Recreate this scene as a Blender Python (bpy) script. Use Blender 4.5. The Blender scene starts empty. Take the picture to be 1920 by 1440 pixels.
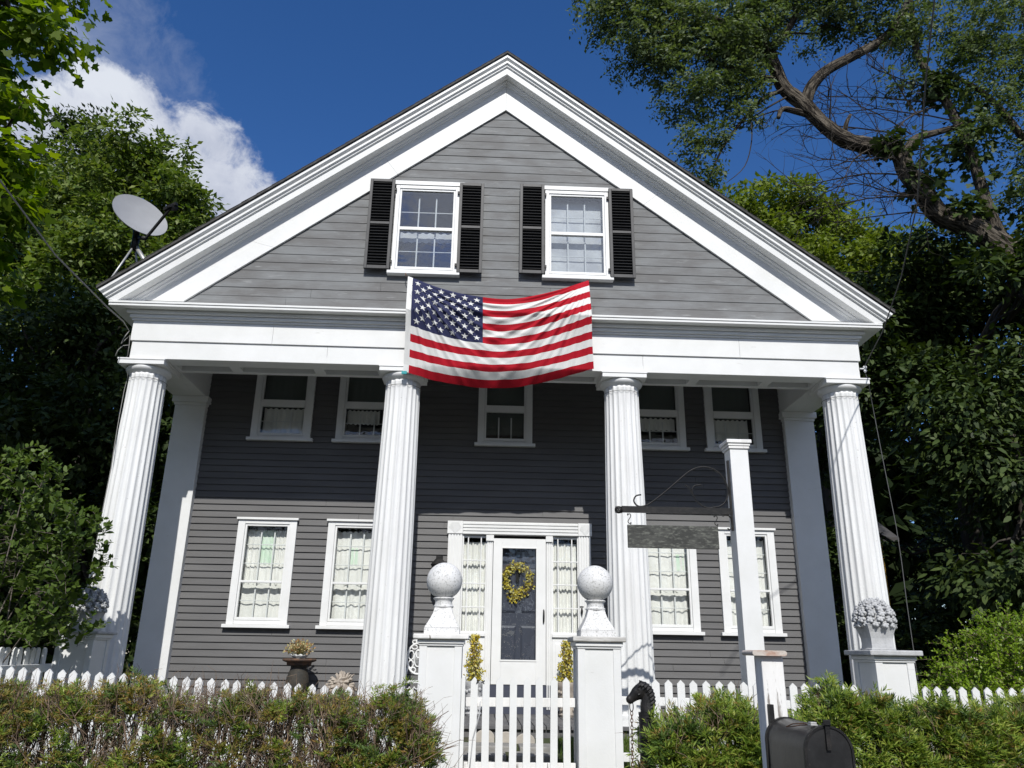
import bpy, math, random
import numpy as np
from mathutils import Vector, Matrix

random.seed(7)
SC = bpy.context.scene
COL = SC.collection
PI = math.pi

# ------------------------------------------------------------------ materials
def nt(name):
    m = bpy.data.materials.new(name); m.use_nodes = True
    t = m.node_tree; t.nodes.clear()
    out = t.nodes.new('ShaderNodeOutputMaterial')
    return m, t, out

def N(t, kind, **kw):
    n = t.nodes.new(kind)
    for k, v in kw.items():
        if k.startswith('i_'):
            key = k[2:]
            key = int(key) if key.isdigit() else key.replace('_', ' ')
            n.inputs[key].default_value = v
        else:
            setattr(n, k, v)
    return n

def rgba(c):
    return (c[0], c[1], c[2], 1.0)

def ramp(t, fac, stops):
    r = t.nodes.new('ShaderNodeValToRGB')
    els = r.color_ramp.elements
    els[0].position, els[0].color = stops[0][0], rgba(stops[0][1])
    els[1].position, els[1].color = stops[-1][0], rgba(stops[-1][1])
    for p, c in stops[1:-1]:
        e = els.new(p); e.color = rgba(c)
    t.links.new(fac, r.inputs[0])
    return r.outputs[0]

def noise(t, scale, detail=4, rough=.6, stretch=None, dist=0.0):
    g = t.nodes.new('ShaderNodeNewGeometry')
    v = g.outputs['Position']
    if stretch:
        mp = N(t, 'ShaderNodeMapping'); mp.inputs['Scale'].default_value = stretch
        t.links.new(v, mp.inputs[0]); v = mp.outputs[0]
    n = N(t, 'ShaderNodeTexNoise', i_Scale=scale, i_Detail=detail, i_Roughness=rough, i_Distortion=dist)
    t.links.new(v, n.inputs['Vector'])
    return n.outputs[0]

def mixc(t, fac, a, b, mode='MIX'):
    m = N(t, 'ShaderNodeMix', data_type='RGBA', blend_type=mode)
    if isinstance(fac, float): m.inputs[0].default_value = fac
    else: t.links.new(fac, m.inputs[0])
    for s, x in ((6, a), (7, b)):
        if isinstance(x, tuple): m.inputs[s].default_value = rgba(x)
        else: t.links.new(x, m.inputs[s])
    return m.outputs[2]

def surf(name, base, alt=None, scale=6., lo=.35, hi=.65, stretch=None, rough=.55, spec=.35, metal=0.,
         bump=0., bscale=40., bstretch=None, spots=None, sscale=30., slo=.6, shi=.66, sstretch=None, dist=0.):
    """paint / wood / stone: base colour, broad variation to alt, sharp spots of a third colour, bump"""
    m, t, out = nt(name)
    b = N(t, 'ShaderNodeBsdfPrincipled', i_Roughness=rough, i_Metallic=metal)
    b.inputs['Specular IOR Level'].default_value = spec
    if alt:
        c = ramp(t, noise(t, scale, stretch=stretch, dist=dist), [(lo, base), (hi, alt)])
    else:
        c = None; b.inputs['Base Color'].default_value = rgba(base)
    if spots:
        f = ramp(t, noise(t, sscale, 6, .65, sstretch), [(slo, (0, 0, 0)), (shi, (1, 1, 1))])
        c = mixc(t, f, c if c else base, spots)
    if c: t.links.new(c, b.inputs['Base Color'])
    if bump:
        bn = N(t, 'ShaderNodeBump', i_Strength=bump, i_Distance=.01)
        t.links.new(noise(t, bscale, 5, .6, bstretch), bn.inputs['Height'])
        t.links.new(bn.outputs[0], b.inputs['Normal'])
    t.links.new(b.outputs[0], out.inputs[0])
    return m

def leafmat(name, cols, trans=.3, rough=.45, spec=.4, tcol=None):
    m, t, out = nt(name)
    g = t.nodes.new('ShaderNodeNewGeometry')
    n = len(cols)
    c = ramp(t, g.outputs['Random Per Island'], [(i/(n-1), k) for i, k in enumerate(cols)])
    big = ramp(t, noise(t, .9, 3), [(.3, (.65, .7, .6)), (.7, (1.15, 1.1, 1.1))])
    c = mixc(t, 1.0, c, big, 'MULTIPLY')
    b = N(t, 'ShaderNodeBsdfPrincipled', i_Roughness=rough)
    b.inputs['Specular IOR Level'].default_value = spec
    t.links.new(c, b.inputs['Base Color'])
    tr = N(t, 'ShaderNodeBsdfTranslucent')
    tc = mixc(t, 1.0, c, tcol or (1.6, 1.7, .6), 'MULTIPLY')
    t.links.new(tc, tr.inputs[0])
    mx = N(t, 'ShaderNodeMixShader', i_0=trans)
    t.links.new(b.outputs[0], mx.inputs[1]); t.links.new(tr.outputs[0], mx.inputs[2])
    t.links.new(mx.outputs[0], out.inputs[0])
    return m

def glassmat(name, tint=(.97, .98, .975), gain=1.0, rough=0.0):
    m, t, out = nt(name)
    fr = N(t, 'ShaderNodeLayerWeight', i_Blend=.5)               # Schlick curve, the same from both sides of the pane
    pw = N(t, 'ShaderNodeMath', operation='POWER', i_1=5.0); t.links.new(fr.outputs['Facing'], pw.inputs[0])
    mul = N(t, 'ShaderNodeMath', operation='MULTIPLY_ADD', use_clamp=True, i_1=.9, i_2=.042*gain)
    t.links.new(pw.outputs[0], mul.inputs[0])
    tr = N(t, 'ShaderNodeBsdfTransparent'); tr.inputs[0].default_value = rgba(tint)
    gl = N(t, 'ShaderNodeBsdfGlossy', i_Roughness=rough)
    bn = N(t, 'ShaderNodeBump', i_Strength=.12, i_Distance=.02)
    t.links.new(noise(t, 3.5, 2), bn.inputs['Height']); t.links.new(bn.outputs[0], gl.inputs['Normal'])
    mx = t.nodes.new('ShaderNodeMixShader')
    t.links.new(mul.outputs[0], mx.inputs[0]); t.links.new(tr.outputs[0], mx.inputs[1]); t.links.new(gl.outputs[0], mx.inputs[2])
    t.links.new(mx.outputs[0], out.inputs[0])
    return m

M = {}
M['white'] = surf('white_paint', (.74, .745, .74), (.67, .675, .66), 2.2, .35, .75, rough=.5, bump=.10, bscale=60,
                  spots=(.46, .45, .42), sscale=11, slo=.66, shi=.78, sstretch=(.35, 1, 1.4))
M['white_trim'] = surf('white_trim_paint', (.76, .765, .76), (.70, .705, .695), 3., .35, .7, rough=.45, bump=.06, bscale=90)
M['column'] = surf('column_paint', (.75, .755, .75), (.68, .68, .67), 5., .4, .7, stretch=(1, 1, .3), rough=.5, bump=.22, bscale=45,
                   spots=(.45, .44, .41), sscale=30, slo=.655, shi=.70)
M['weathered'] = surf('weathered_white_wood', (.78, .775, .76), (.62, .61, .59), 6., .4, .7, stretch=(1, 1, .15), rough=.75, bump=.5,
                      bscale=50, bstretch=(1, 1, .12), spots=(.24, .22, .20), sscale=26, sstretch=(1, 1, .12), slo=.62, shi=.67)
M['flaked'] = surf('flaking_white_paint', (.70, .70, .695), (.60, .60, .59), 5., .4, .7, rough=.7, bump=.35, bscale=70,
                   spots=(.40, .40, .39), sscale=64, slo=.535, shi=.615, sstretch=(1, 1, .9))
M['cap_wood'] = surf('grey_cap_wood', (.62, .61, .58), (.36, .35, .33), 9., .38, .62, stretch=(.25, 1, 2), rough=.8, bump=.5, bscale=60,
                     bstretch=(.2, 1, 2), spots=(.10, .09, .08), sscale=30, sstretch=(.15, 1, 2.2), slo=.66, shi=.69)
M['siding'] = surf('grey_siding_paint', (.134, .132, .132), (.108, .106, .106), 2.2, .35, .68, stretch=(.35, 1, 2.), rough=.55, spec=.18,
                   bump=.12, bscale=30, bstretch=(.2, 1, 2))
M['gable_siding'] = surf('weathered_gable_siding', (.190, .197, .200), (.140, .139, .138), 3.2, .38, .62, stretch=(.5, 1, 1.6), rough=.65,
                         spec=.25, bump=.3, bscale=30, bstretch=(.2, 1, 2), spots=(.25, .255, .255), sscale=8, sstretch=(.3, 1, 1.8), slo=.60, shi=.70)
M['shingle'] = surf('dark_roof_shingle', (.05, .048, .047), (.09, .088, .085), 12., .35, .65, rough=.9, bump=.5)
M['shutter'] = surf('black_shutter_paint', (.024, .024, .026), (.042, .042, .044), 8., .4, .7, rough=.5, spec=.4)
M['louvre'] = surf('shaded_louvre_paint', (.010, .010, .011), (.018, .018, .019), 8., rough=.6, spec=.25)  # darker than the shutter frame: shade on the slats put into the paint
M['iron'] = surf('black_iron', (.010, .010, .0105), (.024, .022, .021), 20., .45, .7, rough=.5, spec=.3, bump=.2, bscale=80)
M['mailbox'] = surf('black_mailbox_paint', (.013, .013, .0135), (.030, .030, .031), 9., .4, .7, rough=.36, spec=.5, bump=.10, bscale=14,
                    spots=(.06, .055, .05), sscale=60, slo=.66, shi=.72)
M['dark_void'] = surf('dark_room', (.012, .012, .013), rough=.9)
M['curtain'] = surf('sheer_curtain', (.88, .865, .83), (.80, .79, .755), 4., .4, .6, rough=.9, spec=.1)
M['curtain_green'] = surf('green_glass_curtain', (.62, .80, .63), (.74, .82, .72), 3., .4, .6, rough=.9, spec=.1)
M['shade'] = surf('window_shade', (.10, .115, .105), rough=.8)
M['white_shade'] = surf('white_roller_shade', (.80, .80, .80), (.55, .55, .57), 3., rough=.8)
M['glass'] = glassmat('window_glass')
M['glass_hi'] = glassmat('gable_window_glass', (.93, .95, .96), 3.4)
M['inner_door'] = surf('dark_blue_door_paint', (.060, .066, .092), rough=.4)
M['porch'] = surf('grey_porch_boards', (.10, .10, .105), (.16, .155, .15), 6., .4, .7, stretch=(2, .3, 1), rough=.75, bump=.3)
M['stone'] = surf('grey_path_stone', (.30, .29, .27), (.20, .195, .185), 4., .35, .65, rough=.9, bump=.5, bscale=25)
M['scallop'] = surf('tan_concrete', (.46, .42, .36), (.36, .33, .29), 6., rough=.9, bump=.4)
M['carved'] = surf('tan_carved_stone', (.44, .39, .33), (.32, .28, .24), 9., .35, .65, rough=.9, bump=.5)
M['cast_stone'] = surf('grey_cast_stone', (.50, .505, .51), (.38, .385, .39), 8., .35, .65, rough=.85, bump=.4, bscale=60)
M['ground'] = surf('lawn_soil', (.045, .060, .020), (.060, .050, .032), 1.5, .4, .65, rough=.95, bump=.5, bscale=12)
M['asphalt'] = surf('asphalt', (.17, .168, .165), (.13, .129, .127), 3., rough=.9, bump=.4, bscale=90)
M['bark'] = surf('ridged_bark', (.16, .125, .09), (.075, .058, .042), 5., .4, .62, stretch=(1, 1, .25), rough=.9, bump=.9, bscale=14, bstretch=(1, 1, .3))
def barkmat(name, ridge, furrow):
    m, t, out = nt(name)
    b = N(t, 'ShaderNodeBsdfPrincipled', i_Roughness=.95); b.inputs['Specular IOR Level'].default_value = .15
    at = N(t, 'ShaderNodeAttribute', attribute_name='bark')
    mp = N(t, 'ShaderNodeMapping'); mp.inputs['Scale'].default_value = (1, 1, .16); t.links.new(at.outputs['Vector'], mp.inputs[0])
    n = N(t, 'ShaderNodeTexNoise', i_Scale=19., i_Detail=5., i_Roughness=.62, i_Distortion=.7); t.links.new(mp.outputs[0], n.inputs['Vector'])
    f = ramp(t, n.outputs[0], [(.40, furrow), (.50, tuple(.5*(a+c) for a, c in zip(ridge, furrow))), (.60, ridge)])
    t.links.new(f, b.inputs['Base Color'])
    bn = N(t, 'ShaderNodeBump', i_Strength=1.0, i_Distance=.09); t.links.new(n.outputs[0], bn.inputs['Height']); t.links.new(bn.outputs[0], b.inputs['Normal'])
    t.links.new(b.outputs[0], out.inputs[0]); return m
M['bark_ridged'] = barkmat('furrowed_bark', (.145, .125, .10), (.016, .013, .011))
M['bark_dark'] = surf('dark_bark', (.06, .05, .04), (.03, .026, .022), 6., .4, .6, stretch=(1, 1, .3), rough=.95, bump=.6, bscale=16)
M['twig'] = surf('brown_twig', (.25, .18, .125), (.13, .09, .065), 14., .4, .6, rough=.85)
M['twig_grey'] = surf('grey_dead_twig', (.22, .19, .165), (.12, .10, .085), 14., .4, .6, rough=.9)
M['dish'] = surf('grey_dish_enamel', (.33, .335, .345), (.27, .275, .285), 2., rough=.4, spec=.4)
M['steel'] = surf('galvanised_steel', (.50, .50, .49), (.40, .40, .40), 8., rough=.45, metal=.5)
M['sign'] = surf('weathered_sign_board', (.042, .043, .040), (.075, .077, .070), 5., .4, .65, stretch=(.5, 1, 1.5), rough=.8, bump=.3,
                 spots=(.15, .155, .135), sscale=34, sstretch=(.5, 1, 1.6), slo=.50, shi=.66, dist=2.5)
M['rust'] = surf('rusty_iron', (.16, .085, .05), (.07, .05, .04), 16., .4, .6, rough=.85, bump=.4)
M['urn'] = surf('dark_iron_urn', (.034, .033, .029), (.060, .050, .038), 10., .4, .65, rough=.75, bump=.3)
M['cable'] = surf('grey_cable', (.10, .10, .10), rough=.6)
M['pole_wire'] = surf('pale_cable', (.24, .235, .22), rough=.6)
M['flag_red'] = surf('flag_red', (.42, .010, .022), (.36, .008, .018), 3., rough=.8, spec=.15)
M['flag_white'] = surf('flag_white', (.72, .72, .70), (.66, .66, .64), 3., rough=.8, spec=.15)
M['flag_blue'] = surf('flag_blue', (.030, .034, .085), (.024, .028, .072), 3., rough=.8, spec=.15)
M['teal'] = surf('teal_plastic', (.02, .30, .32), rough=.5)
M['yellow_wall'] = surf('ochre_wall', (.42, .25, .04), rough=.8)
M['far_roof'] = surf('grey_shingle_roof', (.075, .07, .068), (.05, .047, .045), 9., stretch=(1, 1, 6), rough=.9)
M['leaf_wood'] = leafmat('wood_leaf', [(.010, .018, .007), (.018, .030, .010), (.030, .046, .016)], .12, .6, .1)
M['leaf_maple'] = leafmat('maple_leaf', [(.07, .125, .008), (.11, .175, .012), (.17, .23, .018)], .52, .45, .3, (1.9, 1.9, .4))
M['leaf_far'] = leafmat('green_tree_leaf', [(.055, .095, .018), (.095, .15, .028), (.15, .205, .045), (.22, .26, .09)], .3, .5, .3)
M['leaf_shaded'] = leafmat('shaded_tree_leaf', [(.022, .040, .012), (.036, .060, .016), (.055, .085, .022), (.085, .12, .036)], .18, .55, .22)  # low leaf albedo stands in for shade cast by trees not built
M['leaf_bright'] = leafmat('bright_tree_leaf', [(.10, .145, .018), (.155, .21, .028), (.23, .27, .06)], .3, .5, .3)
M['leaf_locust'] = leafmat('locust_leaf', [(.065, .098, .042), (.10, .14, .065), (.17, .21, .115)], .3, .5, .2)
M['leaf_shrub'] = leafmat('lime_shrub_leaf', [(.14, .23, .012), (.20, .31, .018), (.27, .38, .035)], .3)
M['leaf_bush'] = leafmat('bush_leaf', [(.06, .105, .020), (.09, .145, .028), (.13, .185, .045)], .3, .5, .25)
M['yew_brown'] = leafmat('yew_needle_dry', [(.12, .14, .026), (.18, .185, .036), (.24, .20, .048), (.30, .16, .055)], .22, .5, .3)
M['yew'] = leafmat('yew_needle', [(.095, .165, .022), (.155, .235, .030), (.24, .31, .045), (.34, .37, .08)], .22, .45, .35)
M['yew_dark'] = leafmat('yew_needle_dark', [(.045, .09, .020), (.08, .14, .028), (.14, .20, .04)], .2, .45, .35)
M['grass'] = leafmat('grass_blade', [(.06, .11, .015), (.10, .16, .025), (.15, .19, .05)], .25)
M['yellow_flower'] = leafmat('yellow_blossom', [(.30, .22, .02), (.58, .46, .04), (.68, .60, .12), (.72, .70, .40)], .2, .7, .2, (1, 1, .8))
M['dry_flower'] = leafmat('dry_flower', [(.40, .30, .10), (.60, .55, .30), (.45, .20, .08), (.62, .62, .45)], .2, .7, .2, (1, 1, .9))

# ------------------------------------------------------------------ mesh helpers
def finish(o, parent=None):
    COL.objects.link(o)
    if parent is not None:
        o.parent = parent
        top = parent
        while top.parent: top = top.parent
        off = Vector(top['_at']) if '_at' in top else Vector((0, 0, 0))
        # every part is modelled in world coordinates; only the root Empty is moved
        o.matrix_parent_inverse = Matrix.Translation(-off) if parent is top else Matrix.Identity(4)
    return o

class MB:
    def __init__(s): s.v = []; s.f = []; s.mi = []; s.cur = 0; s.bark = []
    def add(s, vs, fs):
        b = len(s.v); s.v += [tuple(x) for x in vs]
        for f in fs: s.f.append(tuple(i+b for i in f)); s.mi.append(s.cur)
        return s
    def box(s, x0, x1, y0, y1, z0, z1):
        return s.add([(x0,y0,z0),(x1,y0,z0),(x1,y1,z0),(x0,y1,z0),(x0,y0,z1),(x1,y0,z1),(x1,y1,z1),(x0,y1,z1)],
                     [(0,3,2,1),(4,5,6,7),(0,1,5,4),(1,2,6,5),(2,3,7,6),(3,0,4,7)])
    def bar(s, p, q, w, h, up=(0,0,1)):
        p, q = Vector(p), Vector(q); d = (q-p).normalized(); u = Vector(up)
        a = d.cross(u).normalized()*w/2; b = a.cross(d).normalized()*h/2
        vs = [p-a-b, p+a-b, p+a+b, p-a+b, q-a-b, q+a-b, q+a+b, q-a+b]
        return s.add(vs, [(0,1,2,3),(7,6,5,4),(0,4,5,1),(1,5,6,2),(2,6,7,3),(3,7,4,0)])
    def prism(s, poly, y0, y1):
        n = len(poly)
        vs = [(x,y0,z) for x,z in poly]+[(x,y1,z) for x,z in poly]
        return s.add(vs, [tuple(range(n)), tuple(range(2*n-1, n-1, -1))]+[(i,i+n,(i+1)%n+n,(i+1)%n) for i in range(n)])
    def lathe(s, prof, c, n=32, square=False, sx=1., sy=1.):
        rings = []
        vs = []
        for r, z in prof:
            for k in range(n):
                if square:
                    a = 2*PI*(k+.5)/4 if n == 4 else 2*PI*k/n
                    r2 = r*math.sqrt(2)
                else: a = 2*PI*k/n; r2 = r
                vs.append((c[0]+r2*sx*math.cos(a), c[1]+r2*sy*math.sin(a), c[2]+z))
        fs = []
        for i in range(len(prof)-1):
            for k in range(n):
                k2 = (k+1) % n
                fs.append((i*n+k, i*n+k2, (i+1)*n+k2, (i+1)*n+k))
        fs.append(tuple(range(n-1, -1, -1))); m = (len(prof)-1)*n; fs.append(tuple(range(m, m+n)))
        return s.add(vs, fs)
    def tube(s, pts, rad, n=8, ridge=0., closed=False, flat=1.):
        P = [Vector(p) for p in pts]; m = len(P)
        R = rad if isinstance(rad, (list, tuple)) else [rad]*m
        vs = []; prev = None; run = random.uniform(0, 50); c0 = random.uniform(0, 20)
        ph = [random.uniform(-1, 1) for _ in range(n)]
        for i in range(m):
            if closed: d = P[(i+1) % m]-P[i-1]
            else: d = P[min(i+1, m-1)]-P[max(i-1, 0)]
            d.normalize()
            if prev is None:
                a = d.cross(Vector((0,0,1)) if abs(d.z) < .9 else Vector((1,0,0))).normalized()
            else: a = (prev-d*prev.dot(d)).normalized()
            prev = a; b = d.cross(a)
            if i: run += (P[i]-P[i-1]).length
            for k in range(n):
                t = 2*PI*k/n
                r = R[i]*(1+ridge*ph[k]+ridge*.4*random.uniform(-1, 1)) if ridge else R[i]
                vs.append(P[i]+a*math.cos(t)*r+b*math.sin(t)*r*flat)
                s.bark.append((c0+math.cos(t)*R[i], math.sin(t)*R[i], run))
        fs = []
        for i in range(m if closed else m-1):
            j = (i+1) % m
            for k in range(n):
                k2 = (k+1) % n
                fs.append((i*n+k, i*n+k2, j*n+k2, j*n+k))
        if not closed:
            fs.append(tuple(range(n-1, -1, -1))); fs.append(tuple(range((m-1)*n, m*n)))
        return s.add(vs, fs)
    def ball(s, c, r, nu=24, nv=14, sx=1, sy=1, sz=1):
        prof = [(r*math.sin(PI*i/nv), -r*sz*math.cos(PI*i/nv)) for i in range(1, nv)]
        return s.lathe(prof, c, nu, sx=sx, sy=sy)
    def build(s, name, mat, parent=None, smooth=False, bevel=0.):
        me = bpy.data.meshes.new(name)
        me.from_pydata(s.v, [], s.f)
        for m in (mat if isinstance(mat, list) else [mat]): me.materials.append(m)
        if isinstance(mat, list): me.polygons.foreach_set('material_index', s.mi)
        if smooth: me.polygons.foreach_set('use_smooth', [True]*len(me.polygons))
        me.update()
        if s.bark and len(s.bark) == len(s.v):                  # trunk coordinates: round the limb, and along it
            at = me.attributes.new('bark', 'FLOAT_VECTOR', 'POINT'); at.data.foreach_set('vector', np.array(s.bark, np.float32).ravel())
        o = bpy.data.objects.new(name, me)
        finish(o, parent)
        if smooth == 'auto':
            es = o.modifiers.new('edges', 'EDGE_SPLIT'); es.split_angle = math.radians(38)
        if bevel:
            bv = o.modifiers.new('bevel', 'BEVEL'); bv.width = bevel; bv.segments = 2; bv.limit_method = 'ANGLE'; bv.harden_normals = False
        return o

def np_mesh(name, V, F, mat, parent=None, smooth=False):
    V = np.asarray(V, np.float32).reshape(-1, 3); F = np.asarray(F, np.int32)
    me = bpy.data.meshes.new(name)
    me.vertices.add(len(V)); me.vertices.foreach_set('co', V.ravel())
    m, k = F.shape
    me.loops.add(m*k); me.loops.foreach_set('vertex_index', F.ravel())
    me.polygons.add(m)
    me.polygons.foreach_set('loop_start', np.arange(0, m*k, k, dtype=np.int32))
    me.polygons.foreach_set('loop_total', np.full(m, k, np.int32))
    if smooth: me.polygons.foreach_set('use_smooth', np.ones(m, bool))
    me.materials.append(mat); me.update(); me.validate()
    o = bpy.data.objects.new(name, me)
    return finish(o, parent)

def tag(o, label, cat, group=None, kind=None):
    if label: o['label'] = label
    if cat: o['category'] = cat
    if group: o['group'] = group
    if kind: o['kind'] = kind
    return o

def thing(name, label, cat, at, group=None):
    o = bpy.data.objects.new(name, None); o.empty_display_size = .2
    o.location = at; o['_at'] = list(at)
    COL.objects.link(o)
    return tag(o, label, cat, group)

def structure(o):
    o['kind'] = 'structure'; return o

def norm(a): return a/np.maximum(np.linalg.norm(a, axis=-1, keepdims=True), 1e-9)

MAPLE = [(0,0),(.30,.16),(.50,.10),(.42,.34),(.55,.52),(.30,.50),(.20,.62),(.22,.80),(0,1.0)]
MAPLE = [(x, y) for x, y in MAPLE]+[(-x, y) for x, y in MAPLE[-2:0:-1]]

def leaves(rng, P, axis, nrm, L, W, shape='rhomb'):
    """P base points, axis leaf direction, nrm leaf normal; L, W arrays -> verts, faces"""
    n = len(P); ax = norm(axis); side = norm(np.cross(ax, nrm)); up = np.cross(side, ax)
    L = L[:, None]; W = W[:, None]
    if shape == 'maple':
        k = len(MAPLE); V = np.empty((n, k, 3))
        for i, (x, y) in enumerate(MAPLE):
            V[:, i] = P+ax*L*y+side*L*x*1.05+up*L*(.10*abs(x)-.12*y*y)
    elif shape == 'oval':
        k = 6; V = np.empty((n, k, 3))
        for i, (x, y) in enumerate([(0,0),(.5,.28),(.42,.68),(0,1),(-.42,.68),(-.5,.28)]):
            V[:, i] = P+ax*L*y+side*W*x+up*W*(.25*abs(x)-.12*y)
    else:
        k = 4; V = np.empty((n, k, 3))
        for i, (x, y) in enumerate([(0,0),(.5,.45),(0,1),(-.5,.45)]):
            V[:, i] = P+ax*L*y+side*W*x+up*W*.22*abs(x)
    F = np.arange(n*k).reshape(n, k)
    return V.reshape(-1, 3), F

def rand_unit(rng, n): return norm(rng.normal(size=(n, 3)))

def crown(name, parent, blobs, n, size, mat, seed, clump=.45, per=26, shape='rhomb', aspect=.55, shell=.5, droop=.35, zmin=None, keep=None, sub=0):
    rng = np.random.default_rng(seed)
    B = np.array(blobs, float)
    if sub:                                                     # boughs: every big mass is broken into lobes with their own lit tops
        S = []
        for b in B:
            d = rand_unit(rng, sub); d[:, 2] = d[:, 2]*.8+.12
            f = rng.uniform(.30, .52, sub)
            for q in range(sub):
                c = b[:3]+d[q]*b[3:6]*rng.uniform(.55, .95); r = b[3:6]*f[q]
                S.append((*c, r[0]*1.1, r[1]*1.1, r[2]*.75))
        B = np.array(S)
    w = (B[:,3]*B[:,4]*B[:,5])**(2/3); w /= w.sum()
    nc = max(1, n//per)
    bi = rng.choice(len(B), nc, p=w)
    d = rand_unit(rng, nc)
    rf = (1-shell*rng.random(nc)**1.6)*(1+.10*np.sin(7*d[:,0]+bi)*np.cos(6*d[:,2]+2*bi))
    C = B[bi,:3]+d*B[bi,3:6]*rf[:,None]
    if keep is not None:
        kk = keep(C); C = C[kk]; d = d[kk]; nc = len(C)
    cs = clump*(.55+.9*rng.random(nc))
    ci = np.repeat(np.arange(nc), per); m = len(ci)
    off = rng.normal(size=(m, 3))*np.array([1, 1, .55]); off *= cs[ci][:,None]*.62
    P = C[ci]+off
    P[:,2] -= .18*np.linalg.norm(off[:,:2], axis=1)
    if zmin is not None: P[:,2] = np.maximum(P[:,2], zmin+.05*rng.random(m))
    out = d[ci]
    ax = norm(off*1.0/np.maximum(cs[ci][:,None], .01)+.5*out+rng.normal(size=(m,3))*.55+np.array([0,0,-droop]))
    nr = norm(np.array([0,-.15,1.])+.6*out+rng.normal(size=(m,3))*.40)
    L = size*(.65+.7*rng.random(m))
    V, F = leaves(rng, P, ax, nr, L, L*aspect, shape)
    return np_mesh(name, V, F, mat, parent)

def branches(name, parent, mat, paths):
    mb = MB()
    for pts, r0, r1, n, ridge in paths:
        m = len(pts)
        mb.tube(pts, [r0+(r1-r0)*i/(m-1) for i in range(m)], n, ridge)
    return mb.build(name, mat, parent, smooth=True)

def wob(p, q, k, amp, rng):
    p, q = np.array(p, float), np.array(q, float)
    return [tuple(p+(q-p)*i/k+(rng.normal(size=3)*amp if 0 < i < k else 0)) for i in range(k+1)]

def tree_skeleton(base, top, blobs, r, rng, k=6):
    """trunk to the crown and a limb into every blob"""
    paths = [(wob(base, top, k, .12, rng), r, r*.45, 12, .08)]
    b, t = np.array(base, float), np.array(top, float)
    for bl in blobs:
        f = .45+.5*rng.random(); s = b+(t-b)*f
        e = np.array(bl[:3])+rng.normal(size=3)*.2
        paths.append((wob(s, e, 5, .15, rng), r*.42, r*.08, 8, .06))
        for _ in range(3):
            e2 = np.array(bl[:3])+rand_unit(rng, 1)[0]*np.array(bl[3:6])*.8
            paths.append((wob(e*.6+s*.4, e2, 4, .12, rng), r*.16, r*.03, 6, 0))
    return paths

def sticks(rng, P, Q, r, n=3):
    """thin straight prisms P->Q, radius r (array), tapering"""
    d = norm(Q-P); h = np.where(np.abs(d[:, 2:3]) < .9, np.array([[0,0,1.]]), np.array([[1.,0,0]]))
    a = norm(np.cross(d, h)); b = np.cross(d, a); m = len(P)
    V = np.empty((m, 2*n, 3))
    for k in range(n):
        t = 2*PI*k/n; o = a*math.cos(t)+b*math.sin(t)
        V[:, k] = P+o*r[:,None]; V[:, n+k] = Q+o*(r*.5)[:,None]
    base = np.arange(m)[:,None]*2*n
    F = np.concatenate([base+np.array([k, (k+1) % n, n+(k+1) % n, n+k]) for k in range(n)])
    return V.reshape(-1,3), F

# ------------------------------------------------------------------ ground, street, path
D = 1.743                       # front wall plane of the house; colonnade front is y = 0
FLOOR = -.35                    # porch floor
def gz(x, y):
    def sm(a, b, t):
        t = min(1, max(0, (t-a)/(b-a))); return t*t*(3-2*t)
    z = -1.16+.46*sm(-5.2, -2.9, y)+.22*sm(-2.9, -.4, y)
    return z+.10*sm(-1, -5, x)*sm(-4.5, -2.2, y)

mb = MB()
xs = sorted(set([-90,-60,-40,-25,-15]+[i*.75 for i in range(-16, 17)]+[15,25,40,60,90]))
ys = sorted(set([-60,-40,-25,-15,-9,-7]+[-6+i*.4 for i in range(0, 18)]+[2,4,8,14,22,35,60,110]))
vs = [(x, y, gz(x, y)) for y in ys for x in xs]; nx = len(xs)
mb.add(vs, [(j*nx+i, j*nx+i+1, (j+1)*nx+i+1, (j+1)*nx+i) for j in range(len(ys)-1) for i in range(nx-1)])
structure(mb.build('ground', M['ground'], smooth=True))
mb = MB().box(-90, 90, -40, -5.75, -1.30, -1.152)
structure(mb.build('street', M['asphalt']))
mb = MB(); rng = np.random.default_rng(3)
for i, (y0, y1) in enumerate([(-2.35,-1.92),(-1.89,-1.5),(-1.47,-1.12),(-1.09,-.72)]):
    for x0, x1 in ((-.42, .12+.1*(i % 2)), (.15+.1*(i % 2), .62)):
        z = gz(.2, (y0+y1)/2)
        mb.box(x0+.01, x1-.01, y0, y1, z-.08, z+.028+.01*rng.random())
o = mb.build('path', M['stone'], bevel=.012); structure(o)

# ------------------------------------------------------------------ house
H = thing('house', 'grey clapboard house with white columned porch and steep white pediment', 'house', (0, D, FLOOR))

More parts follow.
